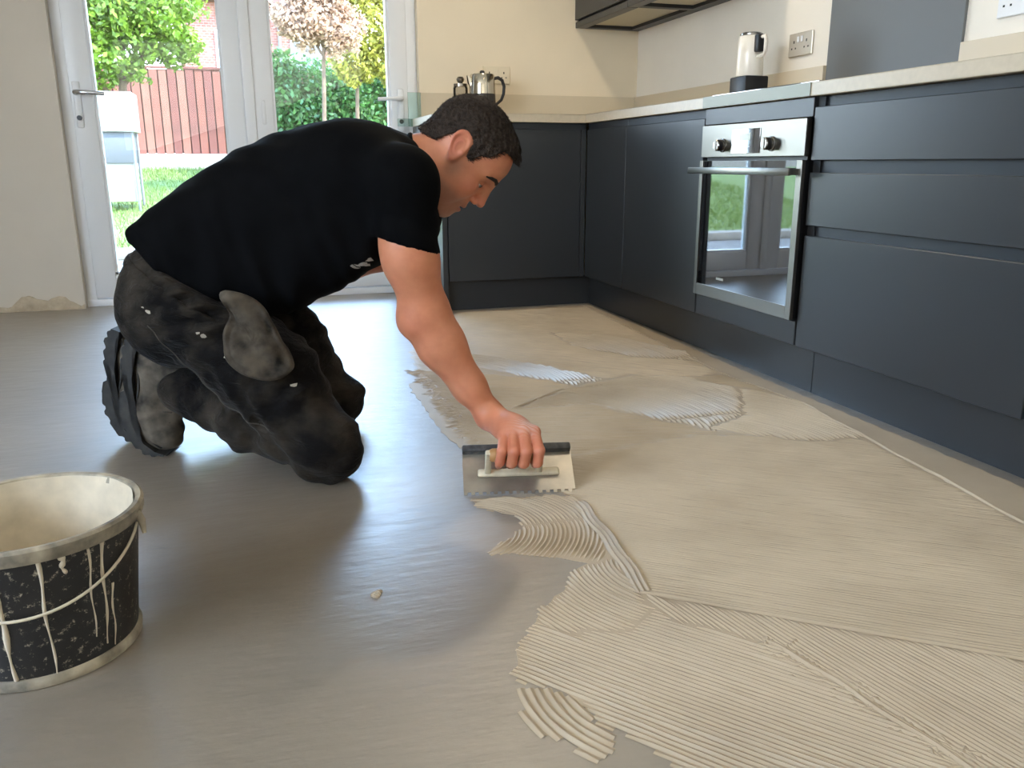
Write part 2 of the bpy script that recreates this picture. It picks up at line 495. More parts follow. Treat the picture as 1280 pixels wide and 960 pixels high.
# pale glass returns of the counter into the door reveal
m_gg = glass_mat('pale_green_glass', (.80, .90, .87))
gt = empty('glass_return', (.82, 4.51, ZW), 'pale green glass counter end beside the right garden door', 'glass panel')
box('lower_pane', (.778, YW-.060, ZW), (.857, YW-.050, ZT), m_gg, gt, .001, 1)
box('upper_pane', (.836, YW-.049, ZW), (.904, YW-.041, 1.046), m_gg, gt, .001, 1)

# hob
hb = empty('hob', (1.85, 2.46, ZT), 'slim black hob set into the worktop above the oven', 'hob')
box('hob_glass', (1.60, 2.165, ZT), (2.10, 2.755, ZT+.007), m_blkglass, hb, .001, 1)
for yy, xx, r in ((2.31, 1.73, .085), (2.60, 1.73, .07), (2.31, 1.96, .07), (2.60, 1.96, .09)):
    MB().lathe([(r-.003, 0), (r-.003, .0006), (r, .0006), (r, 0)], (xx, yy, ZT+.0072), 40).build('ring_mark', mat('hob_marking', srgb(120, 120, 120), .5), hb)

# ------------------------------------------------------------------ oven
ov = empty('built_in_oven', (1.85, 2.4605, .213), 'built in steel oven with black glass door and two knobs', 'oven')
oy0, oy1 = 2.1635, 2.7565
box('casing', (XF+.005, oy0+.01, .225), (XW-.06, oy1-.01, .812), m_blk, ov)
fas = box('control_panel', (XF-.016, oy0, .711), (XF+.004, oy1, .818), m_steel, ov, .0015, 1)
box('display', (XF-.0185, 2.392, .722), (XF-.0162, 2.556, .799), m_blkglass, fas, .0008, 1)
lcd = mat('lcd_clock', srgb(150, 160, 140), .15)
box('clock_screen', (XF-.0192, 2.445, .762), (XF-.0186, 2.510, .786), lcd, fas)
mark = mat('pale_print', srgb(205, 208, 205), .5)
for k in range(3):
    box('touch_mark', (XF-.0192, 2.448+.024*k, .742), (XF-.0186, 2.456+.024*k, .744), mark, fas)
for ky in (2.329, 2.613):
    kn = MB().lathe([(0, -.030), (.016, -.030), (.0185, -.027), (.0185, -.006), (.0225, -.004), (.0225, 0)], (XF-.016, ky, .7495), 32, 'x').build('knob', m_steel_d, ov, .5)
    box('knob_grip', (XF-.049, ky-.0045, .7495-.018), (XF-.045, ky+.0045, .7495+.018), m_steel, kn, .001, 1)
    MB().lathe([(.0165, -.0245), (.0192, -.0245), (.0192, -.012), (.0165, -.012)], (XF-.016, ky, .7495), 32, 'x').build('grip_ring', m_blk, kn, .5)
dr = box('oven_door', (XF-.006, oy0+.002, .2235), (XF+.004, oy1-.002, .700), m_blk, ov)
box('door_glass', (XF-.016, oy0+.024, .262), (XF-.0065, oy1-.024, .699), m_blkglass, dr, .0008, 1)
box('door_side_trim', (XF-.020, oy0, .2235), (XF-.0065, oy0+.026, .700), m_steel, dr, .0012, 1)
box('door_side_trim', (XF-.020, oy1-.020, .2235), (XF-.0065, oy1, .700), m_steel, dr, .0012, 1)
box('door_bottom_trim', (XF-.020, oy0+.026, .2235), (XF-.0065, oy1-.020, .264), m_steel, dr, .0012, 1)
box('maker_mark', (XF-.0168, 2.560, .292), (XF-.0161, 2.606, .300), mark, dr)
hd = MB()
hd.box((XF-.062, oy0+.004, .655), (XF-.050, oy1+.012, .677), .003)
hd.build('handle', m_steel, ov, .6)
box('handle_post', (XF-.052, oy0+.012, .657), (XF-.016, oy0+.032, .675), m_steel, ov, .001, 1)
box('handle_post', (XF-.052, oy1-.024, .657), (XF-.016, oy1-.004, .675), m_steel, ov, .001, 1)

# ------------------------------------------------------------------ wall cabinets
xw0, zb = 1.770, 1.396
m_under = mat('pale_cabinet_underside', srgb(190, 182, 160), .45)
for i, (a, b, lab) in enumerate(((3.872, YW-.002, 'slate wall cabinet in the corner above the counter'), (3.222, 3.868, 'slate wall cabinet next to the corner one'))):
    c = empty('wall_cabinet', (1.96, (a+b)/2, zb), lab, 'cabinet', 'slate wall cabinets')
    box('body', (xw0+.022, a, zb+.030), (XW-.002, b, 2.12), m_navy_in, c)
    box('door', (xw0, a+.0015, zb+.040), (xw0+.019, b-.0015, 2.12), m_navy, c, .0015, 1)
    box('bottom_rail', (xw0+.004, a, zb), (xw0+.060, b, zb+.029), m_navy, c, .0015, 1)
    box('rear_rail', (XW-.060, a, zb), (XW-.002, b, zb+.029), m_navy_in, c)
    box('underside_panel', (xw0+.060, a+.022 if i else a, zb+.016), (XW-.060, b-.045, zb+.029), m_under, c)
    box('end_rail', (xw0+.060, b-.045, zb), (XW-.060, b, zb+.029), m_navy_in, c)

# ------------------------------------------------------------------ sockets
m_plate = mat('steel_socket_plate', srgb(190, 182, 168), .35, metal=.5)
m_plate2 = mat('cream_socket_plate', srgb(222, 210, 184), .4)
def socket(loc, face, m, label, flip=1):
    """double socket; face 'x' = plate on the right wall, 'y' = plate on the back wall"""
    d = empty('wall_socket', loc, label, 'socket', 'double wall sockets')
    def bx(nm, u0, u1, w0, w1, t0, t1, mm, bev=0):
        if face == 'x': return box(nm, (loc[0]-t1, loc[1]+u0, loc[2]+w0), (loc[0]-t0, loc[1]+u1, loc[2]+w1), mm, d, bev, 1)
        return box(nm, (loc[0]+u0, loc[1]-t1, loc[2]+w0), (loc[0]+u1, loc[1]-t0, loc[2]+w1), mm, d, bev, 1)
    bx('face_plate', -.075, .075, -.044, .044, 0, .009, m, .0025)
    for s in (-1, 1):
        cx = s*.040
        bx('earth_slot', cx-.003, cx+.003, .006, .016, .009, .0098, m_dark)
        bx('pin_slot', cx-.015, cx-.009, -.016, -.010, .009, .0098, m_dark)
        bx('pin_slot', cx+.009, cx+.015, -.016, -.010, .009, .0098, m_dark)
        bx('rocker_switch', s*.012-.006, s*.012+.006, .008, .030, .009, .013, m_plate2 if m is m_plate2 else m_white, .001)
    return d
socket((XW-.0005, 3.035, 1.145), 'x', m_plate, 'steel double socket on the right wall beside the splashback')
socket((1.326, YW-.0005, 1.146), 'y', m_plate2, 'cream double socket on the back wall behind the kettle')
socket((XW-.0005, 2.022, 1.142), 'x', m_white, 'white double socket at the top right edge under clear film')

# ------------------------------------------------------------------ things on the counter
kt = empty('steel_kettle', (1.192, 4.33, ZT), 'steel and glass kettle with black handle on back counter', 'kettle')
m_coffee = mat('dark_kettle_window', srgb(38, 28, 20), .1, spec=.8)
m_kst = mat('polished_kettle_steel', srgb(214, 206, 188), .14, metal=1)
MB().lathe([(0, 0), (.066, 0), (.070, .006), (.070, .022), (.066, .026)], (1.192, 4.33, ZT), 40).build('base', m_blk, kt, .6)
MB().lathe([(.066, .026), (.069, .03), (.067, .115), (.0665, .118)], (1.192, 4.33, ZT), 40).build('glass_window', m_coffee, kt, .6)
MB().lathe([(.0672, .117), (.066, .16), (.064, .205), (.060, .212), (.030, .216), (0, .216)], (1.192, 4.33, ZT), 40).build('steel_body', m_kst, kt, .6)
MB().lathe([(0, .216), (.012, .216), (.013, .226), (.008, .231), (0, .232)], (1.192, 4.33, ZT), 20).build('lid_knob', m_blk, kt, .6)
MB().tube([(1.250, 4.32, 1.108), (1.272, 4.318, 1.112), (1.293, 4.316, 1.100), (1.303, 4.315, 1.070), (1.300, 4.315, 1.035), (1.288, 4.316, 1.005), (1.264, 4.318, .985), (1.250, 4.319, .980)], [.008, .009, .0085, .008, .008, .0075, .007, .006], 10).build('handle', m_blk, kt, 1.2)
MB().prism([(1.130, 1.105), (1.112, 1.122), (1.118, 1.085), (1.132, 1.060)], 1, 4.318, 4.342).build('spout', m_kst, kt)

jr = empty('glass_jar', (1.095, 4.40, ZT), 'small glass jar with chrome knob lid left of kettle', 'jar')
m_jar = glass_mat('jar_glass', (.80, .79, .77))
MB().lathe([(0, .002), (.036, .002), (.038, .01), (.038, .150), (.034, .158)], (1.095, 4.40, ZT), 28).build('jar_body', m_jar, jr, .7)
MB().lathe([(0, .157), (.036, .157), (.036, .170), (.015, .172), (.012, .176), (.019, .184), (.021, .194), (.014, .204), (0, .206)], (1.095, 4.40, ZT), 28).build('lid', mat('chrome_lid', srgb(150, 146, 140), .12, metal=1), jr, .7)

wk = empty('white_kettle', (1.90, 3.005, ZT), 'white jug kettle on a square black base by the splashback', 'kettle')
m_cream = mat('white_kettle_enamel', srgb(240, 234, 222), .2)
box('power_base', (1.85, 2.945, ZT), (1.95, 3.062, 1.014), m_blk, wk, .006)
MB().lathe([(.050, 0), (.0515, .004), (.050, .08), (.047, .142), (.044, .146), (0, .148)], (1.90, 3.005, 1.0145), 40).build('jug', m_cream, wk, .6)
MB().lathe([(0, .149), (.043, .148), (.043, .154), (.036, .158), (0, .159)], (1.90, 3.005, 1.0145), 32).build('lid', m_steel_d, wk, .6)
box('handle_mount', (1.885, 2.930, 1.098), (1.915, 2.962, 1.160), m_blk, wk, .004)
MB().tube([(1.90, 2.935, 1.150), (1.90, 2.912, 1.150), (1.90, 2.905, 1.138), (1.90, 2.905, 1.098), (1.90, 2.912, 1.086), (1.90, 2.955, 1.082)], .007, 8).build('handle', m_cream, wk, 1.0)
box('logo_mark', (1.8492, 3.030, .944), (1.8499, 3.036, .958), mark, wk)

# ------------------------------------------------------------------ ceiling downlights (above the frame); the one by the counter throws the wall cabinet's shadow
m_lens = bpy.data.materials.new('lamp_lens'); m_lens.use_nodes = True
_b = m_lens.node_tree.nodes['Principled BSDF']; _b.inputs['Emission Color'].default_value = (1, .82, .58, 1); _b.inputs['Emission Strength'].default_value = 8
for i, (x, y, pw) in enumerate(((1.10, 3.35, 64), (1.10, 1.6, 10), (-1.2, 1.6, 5), (-1.2, 3.4, 2))):
    d = empty('ceiling_downlight', (x, y, ZC), ('downlight over the back counter', 'downlight over the drawers', 'downlight over the bucket', 'downlight over the left wall')[i]+' in a white ring', 'downlight', 'ceiling downlights')
    MB().lathe([(.030, -.001), (.045, -.006), (.045, -.001)], (x, y, ZC), 28).build('bezel', m_white, d, .6)
    MB().lathe([(0, -.002), (.030, -.002)], (x, y, ZC), 28).build('lens', m_lens, d)
    l = bpy.data.lights.new('lamp', 'SPOT'); l.energy = pw; l.color = (1, .86, .66); l.spot_size = 2.5; l.spot_blend = .6; l.shadow_soft_size = .05
    lo = bpy.data.objects.new('lamp', l); COL.objects.link(lo); lo.parent = d; lo.location = (0, 0, -.012)
# ------------------------------------------------------------------ garden
def sg(r, g, b, k=.34): return tuple(c*k for c in srgb(r, g, b)[:3])+(1,)
m_patio = mat('patio_concrete', sg(150, 148, 142), .9, noise=(6, .18, None, 8), bump=(30, .3, .01))
o = box('patio', (-14, YW+WT+.002, -.25), (14, 7.6, -.06), m_patio); tag(o, 'grey stone patio outside the garden doors', kind='structure')
m_kerb = mat('pale_stone_kerb', sg(196, 190, 176), .9, noise=(12, .2, None, 8), bump=(25, .4, .01))
o = box('lawn_kerb', (-14, 7.4, -.06), (14, 7.62, .02), m_kerb, None, .01); tag(o, 'low pale stone kerb between patio and lawn', kind='structure')
m_grass = mat('lawn_grass', sg(122, 158, 58), .9, noise=(9, .8, sg(176, 190, 96), 9), bump=(120, .6, .02))
def lawn_z(x, y): return .0 + .60*max(0, min(1, (y-7.6)/6.4))**1.15
nx, ny = 60, 40
X = np.linspace(-14, 14, nx); Y = np.linspace(7.6, 14.6, ny)
V = [(x, y, lawn_z(x, y)+.012*math.sin(3*x+y)*math.sin(2*y)) for y in Y for x in X]
Fc = [(j*nx+i, j*nx+i+1, (j+1)*nx+i+1, (j+1)*nx+i) for j in range(ny-1) for i in range(nx-1)]
lw = raw('lawn', V, Fc, m_grass, None, True); tag(lw, 'sunlit green lawn rising towards the fence', kind='structure')
# grass blades, uncountable
nb = 26000
bx_ = RNG.uniform(-4, 3.2, nb); by_ = RNG.uniform(7.65, 14.3, nb)
bz_ = .60*np.clip((by_-7.6)/6.4, 0, 1)**1.15
hh = RNG.uniform(.03, .07, nb); an = RNG.uniform(0, PI, nb); wd = .006
lx, ly = RNG.normal(0, .02, nb), RNG.normal(0, .02, nb)
Vg = np.zeros((nb, 4, 3))
Vg[:, 0] = np.stack([bx_-wd*np.cos(an), by_-wd*np.sin(an), bz_-.005], 1)
Vg[:, 1] = np.stack([bx_+wd*np.cos(an), by_+wd*np.sin(an), bz_-.005], 1)
Vg[:, 2] = np.stack([bx_+lx+.001, by_+ly, bz_+hh], 1)
Vg[:, 3] = np.stack([bx_+lx-.001, by_+ly, bz_+hh], 1)
g = np_mesh('grass_blades', Vg.reshape(-1, 3), np.arange(nb*4).reshape(-1, 4), mat('grass_blade', sg(130, 165, 62), .7), lw, False)
g['kind'] = 'stuff'

# low pale wall and the fence of upright boards on it
m_lowwall = mat('pale_rubble_wall', sg(214, 206, 196), .9, noise=(7, .35, sg(150, 150, 140), 9), bump=(14, .6, .03))
o = box('garden_wall', (-9, 14.55, .2), (9, 14.95, .84), m_lowwall, None, .03); tag(o, 'low pale rubble wall under the red brown fence', kind='structure')
fen = empty('board_fence', (0, 14.75, .84), 'red brown fence of upright boards on the low wall', 'fence')
m_board = [mat('red_brown_board_%s' % n, sg(*c), .8, noise=(5, .25, None, 6)) for n, c in (('warm', (176, 104, 84)), ('pale', (190, 122, 100)), ('deep', (158, 90, 76)))]
bw = .132
me0 = None
for i in range(46):
    x = -3.6+i*bw
    h = 1.27+.015*math.sin(i*2.3)
    if me0 is None:
        ob = MB().box((-bw/2+.008, -.010, 0), (bw/2-.008, .010, 1), .004).build('board', m_board[0], fen)
        me0 = [ob.data, ob.data.copy(), ob.data.copy()]
        for k in (1, 2): me0[k].materials.clear(); me0[k].materials.append(m_board[k])
    else:
        ob = bpy.data.objects.new('board', me0[(i*7+i//3) % 3]); COL.objects.link(ob); put(ob, fen)
    ob.location = (x, 14.68 + (.010 if i % 2 else 0), .84); ob.scale = (1, 1, h)
for z in (1.05, 1.95): box('fence_rail', (-3.7, 14.725, z), (2.5, 14.77, z+.07), m_board[2], fen)
box('backing', (-3.7, 14.712, .85), (2.5, 14.724, 2.11), mat('dark_fence_backing', sg(96, 58, 48), .9), fen)
box('top_rail', (-3.7, 14.66, 2.118), (2.5, 14.76, 2.15), m_board[2], fen)

# gate latch plate on the fence
# white garden storage box on legs
wbx = empty('garden_box', (-1.40, 10.2, .26), 'white garden box with a grey front standing on lawn', 'garden box')
m_wbx = mat('white_painted_wood', sg(238, 236, 230), .6)
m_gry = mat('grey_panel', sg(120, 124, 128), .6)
box('lid', (-1.92, 9.95, 1.02), (-1.06, 10.45, 1.42), m_wbx, wbx, .01)
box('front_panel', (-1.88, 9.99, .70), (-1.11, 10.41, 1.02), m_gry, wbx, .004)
box('lower_panel', (-1.88, 10.02, .30), (-1.12, 10.38, .70), m_wbx, wbx, .004)
for x in (-1.90, -1.10):
    for y in (10.0, 10.4):
        zg = lawn_z(0, y)-.01
        MB().tube([(x, y, zg), (x, y, 1.03)], .014, 8).build('leg', m_gasket, wbx, .8)

# ------------------------------------------------------------------ trees and hedge: crown of single leaves over real branches
m_bark = mat('pale_bark', sg(150, 122, 96), .9, noise=(18, .3, None, 6))
def leaf_mat(name, c):
    if name in MATS: return MATS[name]
    m = bpy.data.materials.new(name); m.use_nodes = True
    nt = m.node_tree; b = nt.nodes['Principled BSDF']
    oi = nt.nodes.new('ShaderNodeNewGeometry')
    r = nt.nodes.new('ShaderNodeValToRGB')
    r.color_ramp.elements[0].color = tuple(x*.6 for x in c[:3])+(1,)
    r.color_ramp.elements[1].color = tuple(min(1, x*1.4) for x in c[:3])+(1,)
    nt.links.new(oi.outputs['Random Per Island'], r.inputs[0])
    nt.links.new(r.outputs[0], b.inputs['Base Color'])
    b.inputs['Roughness'].default_value = .5
    tl = nt.nodes.new('ShaderNodeBsdfTranslucent'); ms = nt.nodes.new('ShaderNodeMixShader'); ms.inputs[0].default_value = .4
    nt.links.new(r.outputs[0], tl.inputs[0])
    nt.links.new(b.outputs[0], ms.inputs[1]); nt.links.new(tl.outputs[0], ms.inputs[2])
    nt.links.new(ms.outputs[0], nt.nodes['Material Output'].inputs[0])
    MATS[name] = m
    return m
def leaves(blobs, n, size):
    """leaf quads scattered in ellipsoid shells; blobs = (cx,cy,cz,rx,ry,rz)"""
    vol = np.array([b[3]*b[4]*b[5] for b in blobs])**.8; pick = RNG.choice(len(blobs), n, p=vol/vol.sum())
    B = np.array(blobs)[pick]
    d = RNG.normal(0, 1, (n, 3)); d /= np.linalg.norm(d, axis=1)[:, None]
    r = RNG.uniform(.35, 1.0, n)**.5
    r = r*(1+.18*np.sin(d[:, 0]*7+d[:, 2]*5)+RNG.normal(0, .07, n))
    c = B[:, :3]+d*B[:, 3:]*r[:, None]
    nrm = d*.6+RNG.normal(0, .7, (n, 3)); nrm /= np.linalg.norm(nrm, axis=1)[:, None]
    t = np.cross(nrm, RNG.normal(0, 1, (n, 3))); t /= np.linalg.norm(t, axis=1)[:, None]
    b = np.cross(nrm, t); s = size*RNG.uniform(.6, 1.3, n)[:, None]
    V = np.stack([c-t*s, c+b*s*.55+nrm*s*.2, c+t*s, c-b*s*.55+nrm*s*.2], 1)
    return V.reshape(-1, 3), np.arange(n*4).reshape(-1, 4)
def tree(name, label, base, trunk_pts, blobs, n, size, m, group='garden trees', cat='tree'):
    d = empty(name, base, label, cat, group)
    V, Q = leaves(blobs, n, size)
    f = np_mesh('foliage', V, Q, m, d, False); f['kind'] = 'stuff'
    tb = MB()
    for pts, r0, r1 in trunk_pts:
        tb.tube(pts, list(np.linspace(r0, r1, len(pts))), 8)
    tb.build('trunk', m_bark, d, 1.0)
    return d
lz = lambda y: lawn_z(0, y)
tree('leafy_tree', 'broad bright green tree hanging over the fence behind the garden box', (-1.45, 12.4, lz(12.4)),
     [([(-1.42, 12.4, lz(12.4)-.02), (-1.45, 12.4, 1.2), (-1.38, 12.4, 2.0), (-1.3, 12.4, 2.7)], .07, .03), ([(-1.45, 12.4, 1.25), (-1.75, 12.3, 1.9), (-1.9, 12.3, 2.5)], .045, .02), ([(-1.38, 12.4, 1.7), (-1.0, 12.4, 2.2), (-.8, 12.4, 2.5)], .035, .015)],
     [(-1.5, 12.4, 2.75, .75, .7, .62), (-1.0, 12.3, 2.55, .62, .6, .52), (-2.0, 12.4, 2.5, .7, .6, .62), (-1.6, 12.3, 2.0, .60, .5, .36), (-1.2, 12.4, 3.4, .9, .8, .6), (-.75, 12.4, 2.15, .36, .4, .25), (-2.1, 12.4, 1.85, .45, .4, .28)], 26000, .044, leaf_mat('leaf_fresh_green', sg(140, 178, 54, .5)))
tree('bushy_hedge', 'dense green bush filling the lower right garden pane', (.85, 13.1, lz(13.1)),
     [([(.85, 13.1, lz(13.1)-.02), (.88, 13.1, 1.4)], .05, .03)],
     [(0.7, 13.1, 1.401, 0.56, 0.45, 0.7), (1.073, 13.21, 1.096, 0.7, 0.45, 0.73), (1.75, 13.21, 1.209, 0.62, 0.45, 0.81), (2.372, 13.21, 1.322, 0.68, 0.45, 0.9), (0.508, 13.1, 1.887, 0.34, 0.3, 0.4), (1.412, 13.44, 1.604, 0.56, 0.3, 0.56)], 26000, .044, leaf_mat('leaf_mid_green', sg(98, 152, 74, .45)), 'garden shrubs', 'bush')
tree('slender_tree', 'slender tree with reddish crown and thin pale trunk', (1.0, 11.0, lz(11)),
     [([(.985, 11.0, lz(11)-.02), (1.0, 11.0, 1.2), (1.04, 11.0, 2.1), (1.05, 11.0, 2.7)], .032, .016), ([(1.03, 11, 1.95), (.8, 11, 2.35)], .018, .008), ([(1.03, 11, 2.0), (1.3, 11, 2.4)], .018, .008)],
     [(.85, 11.0, 2.35, .42, .4, .32), (1.2, 11.0, 2.25, .34, .3, .30), (1.0, 11.0, 2.75, .4, .4, .35)], 8500, .034, leaf_mat('leaf_reddish', sg(214, 176, 146, .6)))
tree('slender_tree', 'slender tree with yellow green crown beside the right door stile', (1.525, 12.0, lz(12.0)),
     [([(1.525, 12.0, lz(12.0)-.02)]+[(1.535, 12.0, 1.295), (1.568, 12.0, 1.998), (1.676, 12.0, 2.646)], .034, .015), ([(1.546, 12.0, 1.673), (1.892, 12.0, 2.214)], .018, .008), ([(1.546, 12.0, 1.782), (1.351, 12.0, 2.214)], .016, .008)],
     [(1.751, 12.0, 2.43, 0.45, 0.4, 0.45), (2.0, 12.0, 2.052, 0.35, 0.3, 0.32), (1.514, 12.0, 1.944, 0.3, 0.3, 0.24), (1.676, 12.0, 2.917, 0.49, 0.4, 0.32)], 11000, .036, leaf_mat('leaf_yellow_green', sg(214, 208, 90, .48)))

# neighbouring brick house beyond the fence
m_brick = bpy.data.materials.new('red_brick'); m_brick.use_nodes = True
_nt = m_brick.node_tree; _bt = _nt.nodes.new('ShaderNodeTexBrick'); _tc = _nt.nodes.new('ShaderNodeTexCoord'); _mp = _nt.nodes.new('ShaderNodeMapping')
_mp.inputs['Rotation'].default_value = (PI/2, 0, 0); _nt.links.new(_tc.outputs['Object'], _mp.inputs[0]); _nt.links.new(_mp.outputs[0], _bt.inputs[0])
_bt.inputs['Color1'].default_value = sg(178, 104, 88); _bt.inputs['Color2'].default_value = sg(198, 128, 108); _bt.inputs['Mortar'].default_value = sg(214, 200, 186)
_bt.inputs['Scale'].default_value = 4.4; _bt.inputs['Mortar Size'].default_value = .016
_nt.links.new(_bt.outputs[0], _nt.nodes['Principled BSDF'].inputs['Base Color']); _nt.nodes['Principled BSDF'].inputs['Roughness'].default_value = .9
hs = empty('brick_house', (.6, 24, 0), 'sun bleached red brick house beyond the garden fence', 'house')
box('wall', (-1.2, 22, -.2), (2.6, 26, 4.3), m_brick, hs)
MB().prism([(-1.5, 4.3), (2.9, 4.3), (.7, 5.9)], 1, 21.7, 26.3).build('roof', mat('roof_tile', sg(150, 110, 100), .85, noise=(8, .2, None)), hs)
for x in (-.4, 1.3):
    f_ = box('window', (x, 21.95, 2.7), (x+.75, 22.02, 3.7), m_pvc, hs, .01)
    box('window_pane', (x+.06, 21.93, 2.76), (x+.69, 21.96, 3.64), mat('far_window_glass', sg(90, 100, 110), .1, spec=.8), f_)
MB().tube([(1.06, 21.92, -.2), (1.06, 21.92, 4.2)], .04, 8).build('drainpipe', m_gasket, hs, 1)
gd = box('ground_beyond', (-40, 14.95, -.2), (40, 60, .3), m_grass); tag(gd, 'ground beyond the garden wall', kind='structure')
# ------------------------------------------------------------------ combed tile adhesive: every ridge is a swept strip, later trowel strokes cut earlier ones
PATCH = [
    ('lines', 'far', [(0.924, 3.848), (1.583, 3.813), (1.497, 2.4), (1.065, 2.384), (0.808, 2.599), (0.517, 2.787), (0.547, 3.07), (0.745, 3.507)], -44.9, 0.009, 0.0022, 0.004),
    ('lines', 'mid', [(0.517, 2.787), (0.808, 2.599), (1.065, 2.384), (1.497, 2.4), (1.551, 1.98), (1.485, 1.665), (1.279, 1.678), (0.992, 1.77), (0.674, 1.779), (0.59, 1.898), (0.486, 1.9), (0.465, 2.074), (0.467, 2.399)], -20.7, 0.009, 0.0022, 0.004),
    ('lines', 'main', [(0.491, 1.917), (0.68, 1.795), (1.058, 1.849), (1.357, 1.753), (1.484, 1.679), (1.42, 1.155), (1.411, 0.82), (1.17, 0.656), (1.014, 0.789), (0.575, 1.133), (0.62, 1.537)], -37.1, 0.0085, 0.003, 0.004),
    ('lines', 'diagonal', [(0.576, 1.136), (1.016, 0.791), (1.177, 0.661), (0.856, 0.443), (0.773, 0.583), (0.729, 0.81), (0.694, 0.945), (0.58, 1.045)], -77.9, 0.008, 0.003, 0.004),
    ('lines', 'near', [(0.541, 1.252), (0.578, 1.132), (0.583, 1.041), (0.693, 0.943), (0.728, 0.808), (0.773, 0.583), (0.808, 0.411), (0.52, 0.501), (0.437, 0.74), (0.392, 0.824), (0.352, 0.918), (0.303, 0.975), (0.32, 1.034), (0.383, 1.115), (0.45, 1.179)], -52.0, 0.0088, 0.0036, 0.004),
    ('arcs', 'fan', [(0.535, 1.267), (0.586, 1.264), (0.58, 1.135), (0.577, 1.073), (0.494, 1.035), (0.406, 1.063), (0.373, 1.103), (0.454, 1.191)], (0.677, 1.209), 0.0088, 0.004, 0.002),
    ('arcs', 'curl', [(0.294, 0.978), (0.326, 0.948), (0.361, 0.904), (0.398, 0.818), (0.343, 0.779), (0.309, 0.83), (0.286, 0.896)], (0.48, 0.908), 0.012, 0.0045, 0.002),
    ('arcs', 'trowel_stroke', [(0.397, 1.613), (0.631, 1.566), (0.608, 1.413), (0.589, 1.283), (0.535, 1.264), (0.466, 1.305), (0.366, 1.354), (0.474, 1.436), (0.467, 1.503), (0.415, 1.562)], (0.344, 1.447), 0.0088, 0.0038, 0.002),
    ('arcs', 'sweep_high', [(1.188, 3.251), (1.385, 3.116), (1.536, 2.78), (1.529, 2.587), (1.338, 2.716), (1.18, 2.955)], (0.603, 2.665), 0.0135, 0.0065, 0.002),
    ('arcs', 'sweep_left', [(0.64, 3.026), (0.788, 2.935), (0.956, 2.695), (1.098, 2.46), (0.967, 2.416), (0.834, 2.59), (0.72, 2.796)], (0.235, 2.474), 0.0135, 0.0065, 0.002),
    ('arcs', 'sweep_mid', [(0.69, 2.221), (0.897, 2.377), (1.197, 2.485), (1.34, 2.416), (1.441, 2.212), (1.296, 1.96), (1.155, 1.853), (1.017, 2.05), (0.934, 2.204)], (0.618, 1.989), 0.0135, 0.0065, 0.002),
    ('arcs', 'sweep_right', [(1.457, 2.237), (1.537, 2.038), (1.491, 1.697), (1.348, 1.708), (1.218, 1.798), (1.143, 1.893), (1.296, 1.96)], (0.731, 1.623), 0.0135, 0.0065, 0.002),
]
EDGE = [(1.600, 3.86), (1.600, 3.233), (1.585, 2.459), (1.582, 2.023), (1.580, 1.274), (1.578, 0.9), (1.578, .62), (1.46, .62), (1.42, 1.155), (1.488, 1.684), (1.532, 2.03), (1.497, 2.4), (1.56, 3.526), (1.57, 3.83)]
def inpoly(X, Y, poly):
    c = np.zeros(X.shape, bool); n = len(poly); j = n-1
    for i in range(n):
        xi, yi = poly[i]; xj, yj = poly[j]
        if yi != yj:
            k = ((yi > Y) != (yj > Y)) & (X < (xj-xi)*(Y-yi)/(yj-yi)+xi)
            c ^= k
        j = i
    return c
def wob(X, Y):   # ragged stroke borders
    return X+.006*np.sin(Y*61+X*17)+.003*np.sin(Y*173), Y+.006*np.sin(X*67-Y*13)+.003*np.sin(X*151)
AV, AQ, nv = [], [], 0
STEP = .0085
PROF = [(-.5, .10), (-.26, .26), (-.11, .88), (0, 1.0), (.11, .88), (.26, .26), (.5, .10)]
def ridge(PX, PY, pitch, h, z0=.0005):
    """one ridge along the polyline"""
    global nv
    n = len(PX)
    if n < 3: return
    tx, ty = np.gradient(PX), np.gradient(PY); L = np.hypot(tx, ty)+1e-9; nx_, ny_ = -ty/L, tx/L
    s = np.arange(n)*STEP
    ph = RNG.uniform(0, 6.28, 3)
    env = np.minimum(1, np.minimum(np.arange(n), np.arange(n)[::-1])/2.5)
    env = .25+.75*env
    hh = h*env*(1+.13*np.sin(s*23+ph[0])+.10*np.sin(s*71+ph[1]))*RNG.uniform(.85, 1.12)
    lat = .05*pitch*np.sin(s*31+ph[2])
    V = np.zeros((n, len(PROF), 3))
    for k, (o_, g_) in enumerate(PROF):
        V[:, k, 0] = PX+nx_*(o_*pitch+lat*(abs(o_) < .3)); V[:, k, 1] = PY+ny_*(o_*pitch+lat*(abs(o_) < .3)); V[:, k, 2] = z0+hh*g_
    AV.append(V.reshape(-1, 3))
    m = len(PROF)
    i = np.arange(n-1)[:, None]*m+np.arange(m-1)[None]
    q = np.stack([i, i+1, i+m+1, i+m], -1).reshape(-1, 4)[:, ::-1]+nv
    AQ.append(q); nv += n*m
